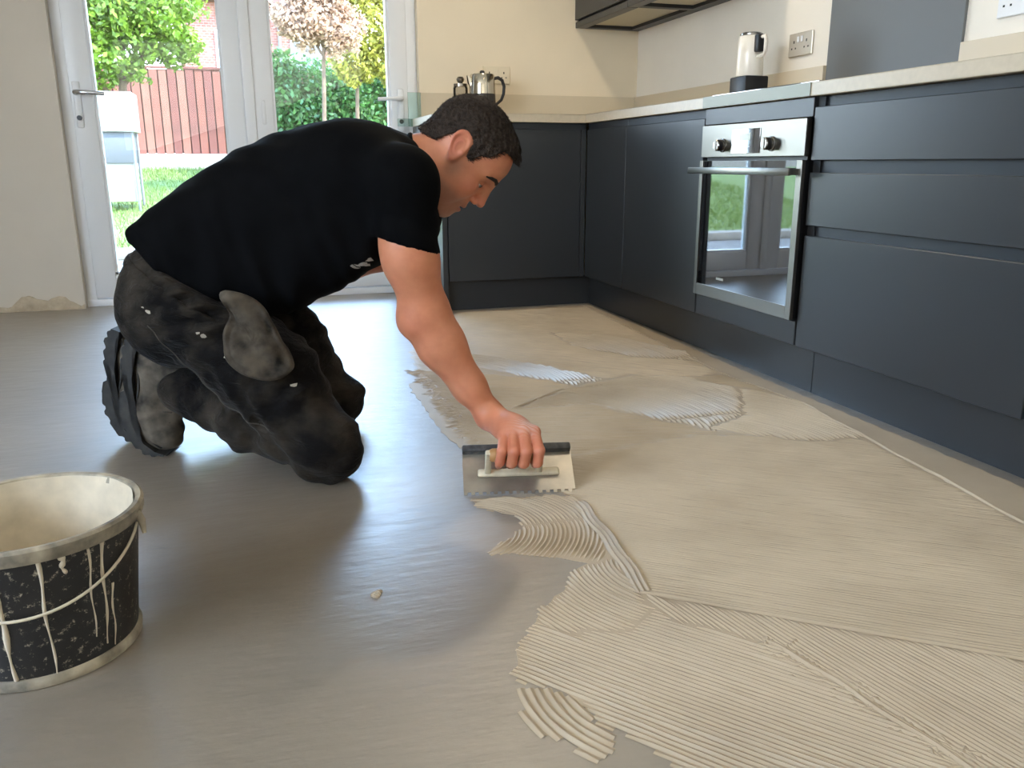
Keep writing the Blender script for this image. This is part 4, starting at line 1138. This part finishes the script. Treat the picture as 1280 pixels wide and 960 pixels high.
# ---- clothes
def wr(P, a, b, c, ph=0):           # soft cloth wrinkles
    return np.sin(P[:, 0]*a+P[:, 1]*b+P[:, 2]*c+ph+1.6*np.sin(P[:, 0]*a*.31+P[:, 2]*17+ph))
SH_S = [-.415, -.40, -.371, -.344, -.305, -.256, -.237, -.161, -.073, -.018, .022, .074, .094, .153, .165, .218, .25, .30]
SH_T = [.530, .556, .580, .605, .635, .667, .678, .724, .760, .774, .781, .785, .786, .778, .775, .756, .735, .690]
SH_B = [.524, .524, .516, .484, .443, .412, .405, .379, .356, .380, .401, .428, .438, .470, .477, .495, .505, .54]
SH_W = [.06, .12, .150, .165, .178, .186, .188, .192, .198, .203, .206, .208, .208, .200, .197, .165, .14, .10]
def shirt_sdf(P):
    s, t, z = P[:, 0], P[:, 1], P[:, 2]
    zt, zb_, b = interp(s, SH_S, SH_T), interp(s, SH_S, SH_B), interp(s, SH_S, SH_W)
    a = np.maximum((zt-zb_)/2, .004); dz = z-(zt+zb_)/2
    # fuller below, flatter on top of the back
    e_ = np.where(dz < 0, 4.2, 2.3).astype(f32)
    g = (np.abs(dz/a)**e_+np.abs(t/b)**e_)**(1/e_)+1e-6
    d = (1-1/g)*np.sqrt(dz*dz+t*t+1e-9)
    d = np.maximum(d, -np.minimum(a, b))
    d = smax(d, -(s+.384), .010)
    d = smax(d, s-.285, .02)
    d = d*.8
    low = np.clip((.70-z)/.25, 0, 1)
    d = d+low*(.0036*wr(P, 62, 14, -12)+.0020*wr(P, 105, 0, 22, 2))+.0016*wr(P, 30, 50, 60, 1)
    # shoulder blade and sleeve
    d = smin(d, el(P, (.10, -.11, .690), (.11, .09, .085)), .05)
    d = smin(d, el(P, (.10, .11, .690), (.11, .09, .085)), .05)
    sl = smin(rc(P, (.150, -.120, .672), (.222, -.186, .655), .078, .071), rc(P, (.222, -.186, .655), (.230, -.192, .45), .071, .0655), .03)
    sl = sl+.0022*wr(P, 40, 20, 90, .5)*np.clip((.66-z)/.08, 0, 1)
    ax = np.array([0, -.04, -.99], f32)
    cut = (P-np.array([.228, -.19, .527], f32))@ax-.31*(s-.228)
    sl = smax(sl, cut, .004)
    d = smin(d, sl, .022)
    s2 = smax(rc(P, (.17, .13, .672), (.155, .205, .54), .078, .068), (.55-z), .004)
    d = smin(d, s2, .03)
    # neck opening
    return smax(d, np.minimum(s-(.240+(.752-z)*.30), .125-np.abs(t)), .008)
def leg_cloth(P, sg, hip, knee, calf, ank):
    d = rc(P, hip, knee, .118, .078)
    m_ = (np.array(hip)*.5+np.array(knee)*.5)+np.array([.012, 0, .012])
    d = smin(d, el(P, m_, (.105, .088, .105)), .05)
    d = smin(d, el(P, np.array(knee)+np.array([0, 0, -.004]), (.078, .070, .078)), .02)
    sh = smin(rc(P, knee, calf, .070, .066), rc(P, calf, ank, .066, .058), .03)
    return smin(d, sh, .012)
def jeans_sdf(P):
    s, t, z = P[:, 0], P[:, 1], P[:, 2]
    d = U(.05, el(P, (-.318, -.085, .385), (.122, .098, .142)), el(P, (-.318, .085, .385), (.122, .098, .142)), el(P, (-.285, 0, .44), (.115, .150, .090)))
    n_ = leg_cloth(P, -1, (-.245, -.105, .395), (.030, -.180, .080), (-.16, -.105, .118), (-.345, .0, .165))
    f_ = leg_cloth(P, 1, (-.265, .105, .395), (-.028, .205, .078), (-.22, .165, .115), (-.43, .11, .165))
    d = smin(d, n_, .04); d = smin(d, f_, .03)
    kn = np.exp(-((s-.0)**2+(z-.10)**2)/.012); cr_ = np.exp(-((s+.19)**2+(z-.40)**2)/.020)
    sh = np.exp(-((s+.15)**2+(z-.12)**2)/.02)
    d = d+.0018*wr(P, 34, 40, 46)+kn*.0048*wr(P, 70, 0, 130, 1)+cr_*.0095*wr(P, -34, 20, 128, 2)+sh*.0065*wr(P, 90, 10, 40, .3)+.0034*wr(P, -62, 30, 52, 1.3)*np.clip((s+.30)/.1, 0, 1)
    return smax(d, (s+.392)*.50+(z-.526)*.86, .006)
m_skin = bpy.data.materials.new('skin'); m_skin.use_nodes = True
def skin_setup():
    nt = m_skin.node_tree; b = nt.nodes['Principled BSDF']
    at = nt.nodes.new('ShaderNodeAttribute'); at.attribute_name = 'tone'
    tc = nt.nodes.new('ShaderNodeTexCoord'); n = nt.nodes.new('ShaderNodeTexNoise'); n.inputs['Scale'].default_value = 34; n.inputs['Detail'].default_value = 6
    nt.links.new(tc.outputs['Object'], n.inputs[0])
    r = nt.nodes.new('ShaderNodeValToRGB'); r.color_ramp.elements[0].position = .3; r.color_ramp.elements[1].position = .72
    r.color_ramp.elements[0].color = (.86, .80, .78, 1); r.color_ramp.elements[1].color = (1.0, 1.0, 1.0, 1)
    nt.links.new(n.outputs['Fac'], r.inputs[0])
    mx = nt.nodes.new('ShaderNodeMixRGB'); mx.blend_type = 'MULTIPLY'; mx.inputs[0].default_value = 1
    nt.links.new(at.outputs['Color'], mx.inputs[1]); nt.links.new(r.outputs[0], mx.inputs[2])
    nt.links.new(mx.outputs[0], b.inputs['Base Color'])
    b.inputs['Roughness'].default_value = .48; b.inputs['Specular IOR Level'].default_value = .4
    b.inputs['Subsurface Weight'].default_value = .18; b.inputs['Subsurface Radius'].default_value = (1, .35, .2); b.inputs['Subsurface Scale'].default_value = .006
    n2 = nt.nodes.new('ShaderNodeTexNoise'); n2.inputs['Scale'].default_value = 420; nt.links.new(tc.outputs['Object'], n2.inputs[0])
    bp = nt.nodes.new('ShaderNodeBump'); bp.inputs['Strength'].default_value = .12; bp.inputs['Distance'].default_value = .001
    nt.links.new(n2.outputs['Fac'], bp.inputs['Height']); nt.links.new(bp.outputs[0], b.inputs['Normal'])
skin_setup()
parts_ = [nets(head_sdf, (.14, -.125, .54), (.475, .125, .86), .0024),
          nets(arm_hand, (.13, -.37, .02), (.54, -.08, .735), .0025),
          nets(left_arm, (-.20, .12, .23), (.28, .29, .735), .006),
          nets(core_sdf, (-.50, -.27, .0), (.30, .30, .78), .011)]
VV, QQ, k0 = [], [], 0
for V_, Q_ in parts_:
    VV.append(V_); QQ.append(Q_+k0); k0 += len(V_)
VB = np.concatenate(VV)
# natural skin colouring: stubble on the jaw, redder nose, ear, lips, elbow and knuckles, chalky dust on the hand
tone = np.tile(np.array(srgb(204, 134, 99)[:3]), (len(VB), 1))
h_ = to_head(VB.astype(f32)); isH = (np.arange(len(VB)) < len(parts_[0][0]))
def blend(msk, col, amt):
    global tone
    w_ = np.clip(msk, 0, 1)[:, None]*amt; tone = tone*(1-w_)+np.array(srgb(*col)[:3])*w_
X_, Y_, Z_ = h_[:, 0], np.abs(h_[:, 1]), h_[:, 2]
jaw = isH*np.clip((-.050-Z_)/.02+0*X_, 0, 1)*np.clip((X_+.03)/.03, 0, 1)*np.clip((.15+Z_)/.02, 0, 1)
side = isH*np.exp(-((X_-.015)/.02)**2-((Z_+.03)/.03)**2)
blend(np.maximum(jaw, side), (134, 106, 92), .55)
blend(isH*np.exp(-((X_-.115)/.016)**2-((Z_+.038)/.016)**2), (212, 126, 104), .4)
blend(isH*np.clip((Y_-.079)/.006, 0, 1)*np.exp(-((X_+.012)/.035)**2-((Z_-.01)/.05)**2), (208, 118, 98), .6)
blend(isH*np.exp(-((X_-.093)/.010)**2-((Z_+.0775)/.0085)**2-(Y_/.024)**4), (176, 96, 84), .7)
blend(isH*np.exp(-((X_-.07)/.02)**2-((Z_+.03)/.02)**2), (214, 128, 104), .4)
arm_i = (np.arange(len(VB)) >= len(parts_[0][0])) & (np.arange(len(VB)) < len(parts_[0][0])+len(parts_[1][0]))
blend(arm_i*np.exp(-(((VB[:, 0]-.235)/.045)**2+((VB[:, 2]-.36)/.04)**2)), (206, 118, 92), .25)
blend(arm_i*np.exp(-((VB[:, 2]-.11)/.05)**2), (206, 124, 98), .5)
mI = to_body(np.array(tO)+.018*TB[0]+.10*TB[1]+.118*TB[2])
blend(arm_i*np.exp(-(np.linalg.norm(VB-mI, axis=1)/.026)**2)*(.5+.5*np.sin(VB[:, 1]*900+VB[:, 0]*300)), (226, 214, 210), .7)
man = np_mesh('person', to_world(VB), np.concatenate(QQ)[:, ::-1], m_skin)
ca_ = man.data.color_attributes.new('tone', 'FLOAT_COLOR', 'POINT')
ca_.data.foreach_set('color', np.concatenate([tone, np.ones((len(tone), 1))], 1).astype(f32).ravel())
tag(man, 'kneeling man in black t-shirt and dusty dark work trousers spreading adhesive', 'person')

def cloth(nm, fn, lo, hi, h, m, parent=man):
    V_, Q_ = nets(fn, lo, hi, h)
    return np_mesh(nm, to_world(V_), Q_[:, ::-1], m, parent)
def fabric(name, c1, c2, scale, sheen, dirt=None):
    m = mat(name, srgb(*c1), .85, noise=(scale, 1, srgb(*c2), 8), bump=(700, .2, .0006))
    b = m.node_tree.nodes['Principled BSDF']; b.inputs['Sheen Weight'].default_value = sheen; b.inputs['Sheen Roughness'].default_value = .4
    b.inputs['Specular IOR Level'].default_value = .06
    return m
m_tee = fabric('black_cotton', (5, 5, 6), (9, 9, 10), 30, .0)
m_jean = fabric('dusty_black_denim', (20, 18, 17), (74, 66, 56), 9, .06)
_nt = m_jean.node_tree; _r = [n for n in _nt.nodes if n.type == 'VALTORGB'][0]; _r.color_ramp.elements[0].position = .42; _r.color_ramp.elements[1].position = .80
# crumpled cloth relief on the trousers
_n = _nt.nodes.new('ShaderNodeTexNoise'); _n.inputs['Scale'].default_value = 26; _n.inputs['Detail'].default_value = 5; _n.inputs['Distortion'].default_value = 1.2
_tcj = _nt.nodes.new('ShaderNodeTexCoord'); _mpj = _nt.nodes.new('ShaderNodeMapping'); _mpj.inputs['Scale'].default_value = (1, 1, 2.2); _mpj.inputs['Rotation'].default_value = (0, .7, 0)
_nt.links.new(_tcj.outputs['Object'], _mpj.inputs[0]); _nt.links.new(_mpj.outputs[0], _n.inputs[0])
_bp2 = _nt.nodes.new('ShaderNodeBump'); _bp2.inputs['Strength'].default_value = .55; _bp2.inputs['Distance'].default_value = .012
_bp1 = [n for n in _nt.nodes if n.type == 'BUMP' and n is not _bp2][0]
_nt.links.new(_n.outputs['Fac'], _bp2.inputs['Height']); _nt.links.new(_bp2.outputs[0], _bp1.inputs['Normal'])
tee = cloth('t_shirt', shirt_sdf, (-.44, -.30, .32), (.34, .31, .83), .0058, m_tee)
jea = cloth('work_trousers', jeans_sdf, (-.52, -.31, -.03), (.14, .33, .57), .0062, m_jean)
hair = cloth('hair', hair_sdf, (.18, -.11, .60), (.50, .11, .87), .0026, None)
m_hair = mat('dark_brown_hair', srgb(30, 21, 16), .7, spec=.2, noise=(130, .4, srgb(84, 70, 58), 8), bump=(260, .9, .003))
hair.data.materials.append(m_hair)
# loose short strands standing off the cap of hair
def strands(n):
    me = hair.data; nvv = len(me.vertices)
    co = np.empty(nvv*3, f32); me.vertices.foreach_get('co', co); co = co.reshape(-1, 3)
    no = np.empty(nvv*3, f32); me.vertices.foreach_get('normal', no); no = no.reshape(-1, 3)
    k = RNG.choice(nvv, n, replace=False); p = co[k]; q = no[k]
    fwd = HX[0]*BFX+np.array([0, 0, HX[2]]); back = BFX*HZ_[0]+np.array([0, 0, HZ_[2]])
    dirn = q*.55+fwd*.75+RNG.normal(0, .22, (n, 3)); dirn /= np.linalg.norm(dirn, axis=1)[:, None]
    sd = np.cross(dirn, q); sd /= np.linalg.norm(sd, axis=1)[:, None]+1e-9
    L = RNG.uniform(.006, .013, n)[:, None]
    a = p-q*.002
    V_ = np.stack([a-sd*.0005, a+sd*.0005, a+dirn*L*.6+sd*.0004+q*.001, a+dirn*L], 1)
    return V_.reshape(-1, 3), np.arange(n*4).reshape(-1, 4)
SV, SQ = strands(9000)
st = np_mesh('hair_strands', SV, SQ, m_hair, hair, False); st['kind'] = 'stuff'
# eyes and eyebrows
m_eye = mat('eye_dark', srgb(70, 52, 42), .1, spec=.8); m_eyew = mat('eye_white', srgb(225, 215, 205), .25)
for sg in (-1, 1):
    c_ = from_head([[.0715, sg*.032, -.006]])[0]
    e_ = MB().lathe([(0.0128*math.sin(a), -.0128*math.cos(a)) for a in np.linspace(0, PI, 14)], tuple(to_world(c_[None])[0]), 20).build('eye', m_eyew, man, 2)
    i_ = to_world(from_head([[.0715+.0095, sg*.0325, -.0105]]))[0]
    MB().lathe([(0.0062*math.sin(a), -.0062*math.cos(a)) for a in np.linspace(0, PI, 10)], tuple(i_), 16).build('iris', m_eye, e_, 2)
    pts = [from_head([[x, sg*y, z]])[0] for x, y, z in ((.1030, .011, .0150), (.1022, .022, .0205), (.0975, .036, .0225), (.0875, .050, .0190), (.0765, .058, .0130))]
    MB().tube([tuple(to_world(p_[None])[0]) for p_ in pts], [.0030, .0046, .0044, .0036, .0014], 8).build('eyebrow', m_hair, man, 2)
# ribbed collar, sleeve hem seam
def ring(c, a, b, ra, rb, n=40):
    c = np.asarray(c, float); return [tuple(to_world((c+np.asarray(a)*ra*math.cos(q)+np.asarray(b)*rb*math.sin(q))[None])[0]) for q in np.linspace(0, 2*PI, n+1)]
ca2 = np.array([-.29, 0, .957])
MB().tube(ring((.2455, 0, .680), ca2, (0, 1, 0), .0775, .078), .0068, 8, False).build('collar', m_tee, tee, 2)
# ---- holster pocket hanging on the near hip, and the far one
def surf_t(s, z, t0=-.34, sgn=1):
    """outermost trouser surface along t at (s, z)"""
    t = np.linspace(t0, 0, 120) if sgn > 0 else np.linspace(-t0, 0, 120)
    d = jeans_sdf(np.stack([np.full(120, s), t, np.full(120, z)], 1).astype(f32))
    k = np.argmax(d < 0) if (d < 0).any() else np.argmin(d)
    return float(np.interp(0, [d[k], d[k-1]], [t[k], t[k-1]])) if k > 0 and d[k] < 0 else t[k]
m_pock = fabric('dusty_pocket_cloth', (30, 27, 24), (96, 86, 73), 22, .06)
def pocket(outline, sgn, nm='holster_pocket'):
    O_ = np.array(outline); c = O_.mean(0)
    M_ = 60
    t_ = np.linspace(0, len(O_), M_, endpoint=False); C_ = np.vstack([O_, O_[:1]])
    # closed Catmull-Rom outline
    pts = []
    for q in t_:
        i = int(q); f = q-i; p0, p1, p2, p3 = O_[i-1], O_[i % len(O_)], O_[(i+1) % len(O_)], O_[(i+2) % len(O_)]
        pts.append(.5*((2*p1)+(-p0+p2)*f+(2*p0-5*p1+4*p2-p3)*f*f+(-p0+3*p1-3*p2+p3)*f**3))
    pts = np.array(pts); V_ = []; K = 10
    tmean = min(surf_t(*p) for p in pts) if sgn > 0 else max(surf_t(*p, sgn=-1) for p in pts)
    for lay in (0, 1):
        for j in range(K):
            r = 1-j/K
            for p in pts:
                q = c+(p-c)*r
                base = surf_t(q[0], q[1], sgn=sgn)
                base = .45*base+.55*tmean
                out_ = .004+(.010+.016*(1-r**2)+.004*(r > .85)-.003*(.7 < r < .85)+.003*math.sin(q[0]*90+q[1]*60))*lay
                V_.append((q[0], base-sgn*out_, q[1]))
        q = c; base = .45*surf_t(q[0], q[1], sgn=sgn)+.55*tmean
        V_.append((q[0], base-sgn*(.004+.026*lay), q[1]))
    L_ = K*M_+1; F_ = []
    for lay in (0, 1):
        o_ = lay*L_
        for j in range(K-1):
            for k in range(M_):
                a = (o_+j*M_+k, o_+j*M_+(k+1) % M_, o_+(j+1)*M_+(k+1) % M_, o_+(j+1)*M_+k); F_.append(a if lay else a[::-1])
        for k in range(M_):
            a = (o_+(K-1)*M_+k, o_+(K-1)*M_+(k+1) % M_, o_+K*M_); F_.append(a if lay else a[::-1])
    for k in range(M_): F_.append((k, (k+1) % M_, L_+(k+1) % M_, L_+k))
    o = raw(nm, to_world(np.array(V_)), F_, m_pock, jea, True)
    bm = bmesh.new(); bm.from_mesh(o.data); bmesh.ops.recalc_face_normals(bm, faces=bm.faces); bm.to_mesh(o.data); bm.free()
    return o
o = pocket([(-.150, .440), (-.095, .430), (-.058, .385), (-.035, .330), (-.014, .284), (-.030, .262), (-.066, .254), (-.118, .270), (-.148, .298), (-.153, .345), (-.140, .392)], 1)
o['label'] = 'dusty grey holster pocket hanging at the hip'
pocket([(-.150, .330), (-.10, .315), (-.055, .262), (-.030, .205), (-.045, .175), (-.10, .190), (-.15, .25)], -1)
# side seam, waistband and belt
def seam(nm, pts, r, m_, par):
    W_ = []
    for s, z in pts: W_.append((s, surf_t(s, z)-.0005, z))
    return MB().tube([tuple(p) for p in to_world(np.array(W_))], r, 6).build(nm, m_, par, 2)
m_seam = mat('worn_seam', srgb(70, 64, 56), .9)
tt = np.linspace(0, 1, 26)
seam('side_seam', [(-.33+.30*q-.02*math.sin(PI*q), .36-.235*q-.05*math.sin(PI*q)) for q in tt*.86], .0014, m_seam, jea)
wbp = []
for a in np.linspace(.15*PI, 1.85*PI, 36):
    pass
# waistband ring in the waist plane
nrm = np.array([.50, 0, .866]); wa = np.array([.866, 0, -.50])
def band_pts(off, nn_=48):
    out_ = []
    for a in np.linspace(0, 2*PI, nn_, endpoint=False):
        dirv = wa*math.cos(a)+np.array([0, 1, 0])*math.sin(a); c = np.array([-.285, 0, .440])+nrm*off
        rs = np.linspace(.02, .26, 90); P_ = (c+rs[:, None]*dirv).astype(f32)
        d = jeans_sdf(P_); k = np.argmax(d > 0) if (d > 0).any() else 89
        out_.append(c+dirv*(rs[k]+.003))
    return np.array(out_)
rows = [band_pts(o_) for o_ in (-.022, -.012, -.002)]
rows += [rows[-1]*1.0-(rows[-1]-rows[-1].mean(0))*.04]
n_ = 48; V_ = np.concatenate(rows); F_ = [(j*n_+k, j*n_+(k+1) % n_, (j+1)*n_+(k+1) % n_, (j+1)*n_+k) for j in range(3) for k in range(n_)]
raw('waistband', to_world(V_), F_, m_jean, jea, True)
# paint flecks on the trousers
m_fleck = mat('dried_paint_fleck', srgb(176, 166, 148), .8)
for s, z, r in ((-.345, .455, .0035), (-.325, .39, .0055), (-.20, .345, .0065), (-.209, .352, .0045), (-.155, .30, .004), (-.02, .235, .006), (-.36, .47, .003), (-.335, .40, .003)):
    W_ = []
    for k in range(9):
        a = k*2*PI/9; rr_ = r*(.6+.6*RNG.random()) if k else 0
        s_, z_ = s+rr_*math.cos(a)*1.3, z+rr_*math.sin(a)*.8
        W_.append((s_, surf_t(s_, z_)-.0012, z_))
    raw('paint_fleck', to_world(np.array(W_)), [(0, k, k % 8+1) for k in range(1, 9)], m_fleck, jea)
# pale print on the chest seen under the shirt front
def shirt_t(s, z):
    t = np.linspace(-.30, 0, 150); d = shirt_sdf(np.stack([np.full(150, s), t, np.full(150, z)], 1).astype(f32))
    return t[np.argmax(d < 0)] if (d < 0).any() else t[np.argmin(d)]
m_print = mat('worn_chest_print', srgb(150, 146, 138), .8)
for (s0, z0, r0) in ((.118, .482, .011), (.132, .487, .012), (.148, .496, .010), (.140, .484, .007)):
    W_ = []
    for k in range(9):
        a = k*2*PI/9; rr_ = r0*(.5+.7*RNG.random()) if k else 0
        s_, z_ = s0+rr_*math.cos(a), z0+rr_*math.sin(a)*.55
        W_.append((s_, shirt_t(s_, z_)-.0015, z_))
    raw('chest_print', to_world(np.array(W_)), [(0, k, k % 8+1) for k in range(1, 9)], m_print, tee)

# ---- work boots standing on their toes
m_boot = fabric('grey_black_suede', (36, 34, 32), (120, 110, 96), 20, .05)
m_sole = mat('rubber_sole', srgb(30, 29, 28), .7, noise=(40, .4, srgb(80, 76, 68), 8))
def boot(ds, dt, label=None):
    def fn(P):
        q = P-np.array([ds, dt, 0], f32)
        w_ = q*np.array([1, 1.02, 1], f32)
        d = U(.03, rc(w_, (-.432, 0, .238), (-.452, 0, .110), .039, .042), rc(w_, (-.452, 0, .110), (-.432, 0, .055), .044, .040), rc(w_, (-.438, 0, .062), (-.420, 0, .042), .040, .035))
        d = smin(d, rc(w_, (-.425, 0, .228), (-.360, -.004, .185), .045, .055), .03)
        d = smin(d, rc(w_, (-.392, 0, .13), (-.408, 0, .09), .022, .026), .03)
        d = d+.0022*np.sin(q[:, 2]*150+q[:, 0]*60)*np.clip((q[:, 0]+.46)/.05, 0, 1)
        return smax(d, -(q[:, 2]-.006), .004)
    lo = (-.53+ds, -.075+dt, -.01); hi = (-.28+ds, .075+dt, .32)
    b = cloth('boot', fn, lo, hi, .0048, m_boot)
    if label: b['label'] = label
    inner = [(-.452, .292), (-.468, .262), (-.474, .215), (-.482, .170), (-.494, .125), (-.490, .080), (-.468, .036), (-.440, .012), (-.410, .003)]
    outer = []
    I_ = np.array(inner)
    tt_ = np.linspace(0, len(I_)-1, 58)
    xi = np.interp(tt_, np.arange(len(I_)), I_[:, 0]); zi = np.interp(tt_, np.arange(len(I_)), I_[:, 1])
    tx, tz = np.gradient(xi), np.gradient(zi); L_ = np.hypot(tx, tz)
    nx_, nz_ = tz/L_, -tx/L_
    for k in range(58):
        prof_ = .023 if tt_[k] < 2.2 else (.012 if tt_[k] < 3.2 else .020)
        if tt_[k] > 6.6: prof_ = .020*max(.15, 1-(tt_[k]-6.6)/1.6)
        lug = -.0055 if (k % 4) < 2 else 0
        outer.append((xi[k]+nx_[k]*(prof_+lug), max(.001, zi[k]+nz_[k]*(prof_+lug))))
    for (sc_, par_, hw) in ((1, b, .046),):
        poly = [(x_+.005*(-n_x), z_) for x_, z_, n_x in zip(xi, zi, nx_)]+outer[::-1]
        mb = MB()
        A_ = []
        for t_, shr in ((-hw, .80), (-hw*.82, 1.0), (hw*.82, 1.0), (hw, .80)):
            cx_, cz_ = np.mean(poly, 0)
            A_.append([mb.bm.verts.new((px_+ds, t_+dt, pz_)) for px_, pz_ in poly])
        for r0_, r1_ in zip(A_, A_[1:]):
            for k in range(len(poly)): mb.bm.faces.new((r0_[k], r0_[(k+1) % len(poly)], r1_[(k+1) % len(poly)], r1_[k]))
        mb.bm.faces.new(A_[0]); mb.bm.faces.new(A_[-1][::-1])
        bmesh.ops.triangulate(mb.bm, faces=[f for f in mb.bm.faces if len(f.verts) > 4])
        so = mb.build('sole', m_sole, b)
        co = np.array([v.co[:] for v in so.data.vertices]); W_ = to_world(co)
        so.data.vertices.foreach_set('co', W_.astype(f32).ravel()); so.data.update()
    # welt line and laces
    def on_boot(pts, r, nm, m_):
        MB().tube([tuple(p) for p in to_world(np.array([(s+ds, t+dt, z) for s, t, z in pts]))], r, 6).build(nm, m_, b, 2)
    on_boot([(-.448, -.034, .272), (-.456, -.036, .225), (-.462, -.038, .170), (-.474, -.040, .120), (-.470, -.040, .080), (-.450, -.038, .042), (-.425, -.034, .018)], .003, 'welt', m_sole)
    for k in range(4):
        z_ = .165-.026*k
        on_boot([(-.400-.006*k, -.036, z_), (-.382-.006*k, -.030, z_-.004), (-.372-.008*k, -.012, z_-.006), (-.371-.008*k, .012, z_-.004)], .0022, 'lace', m_seam)
    return b
boot(.015, .025, 'grey black work boot standing on its toe')
boot(-.070, .125)
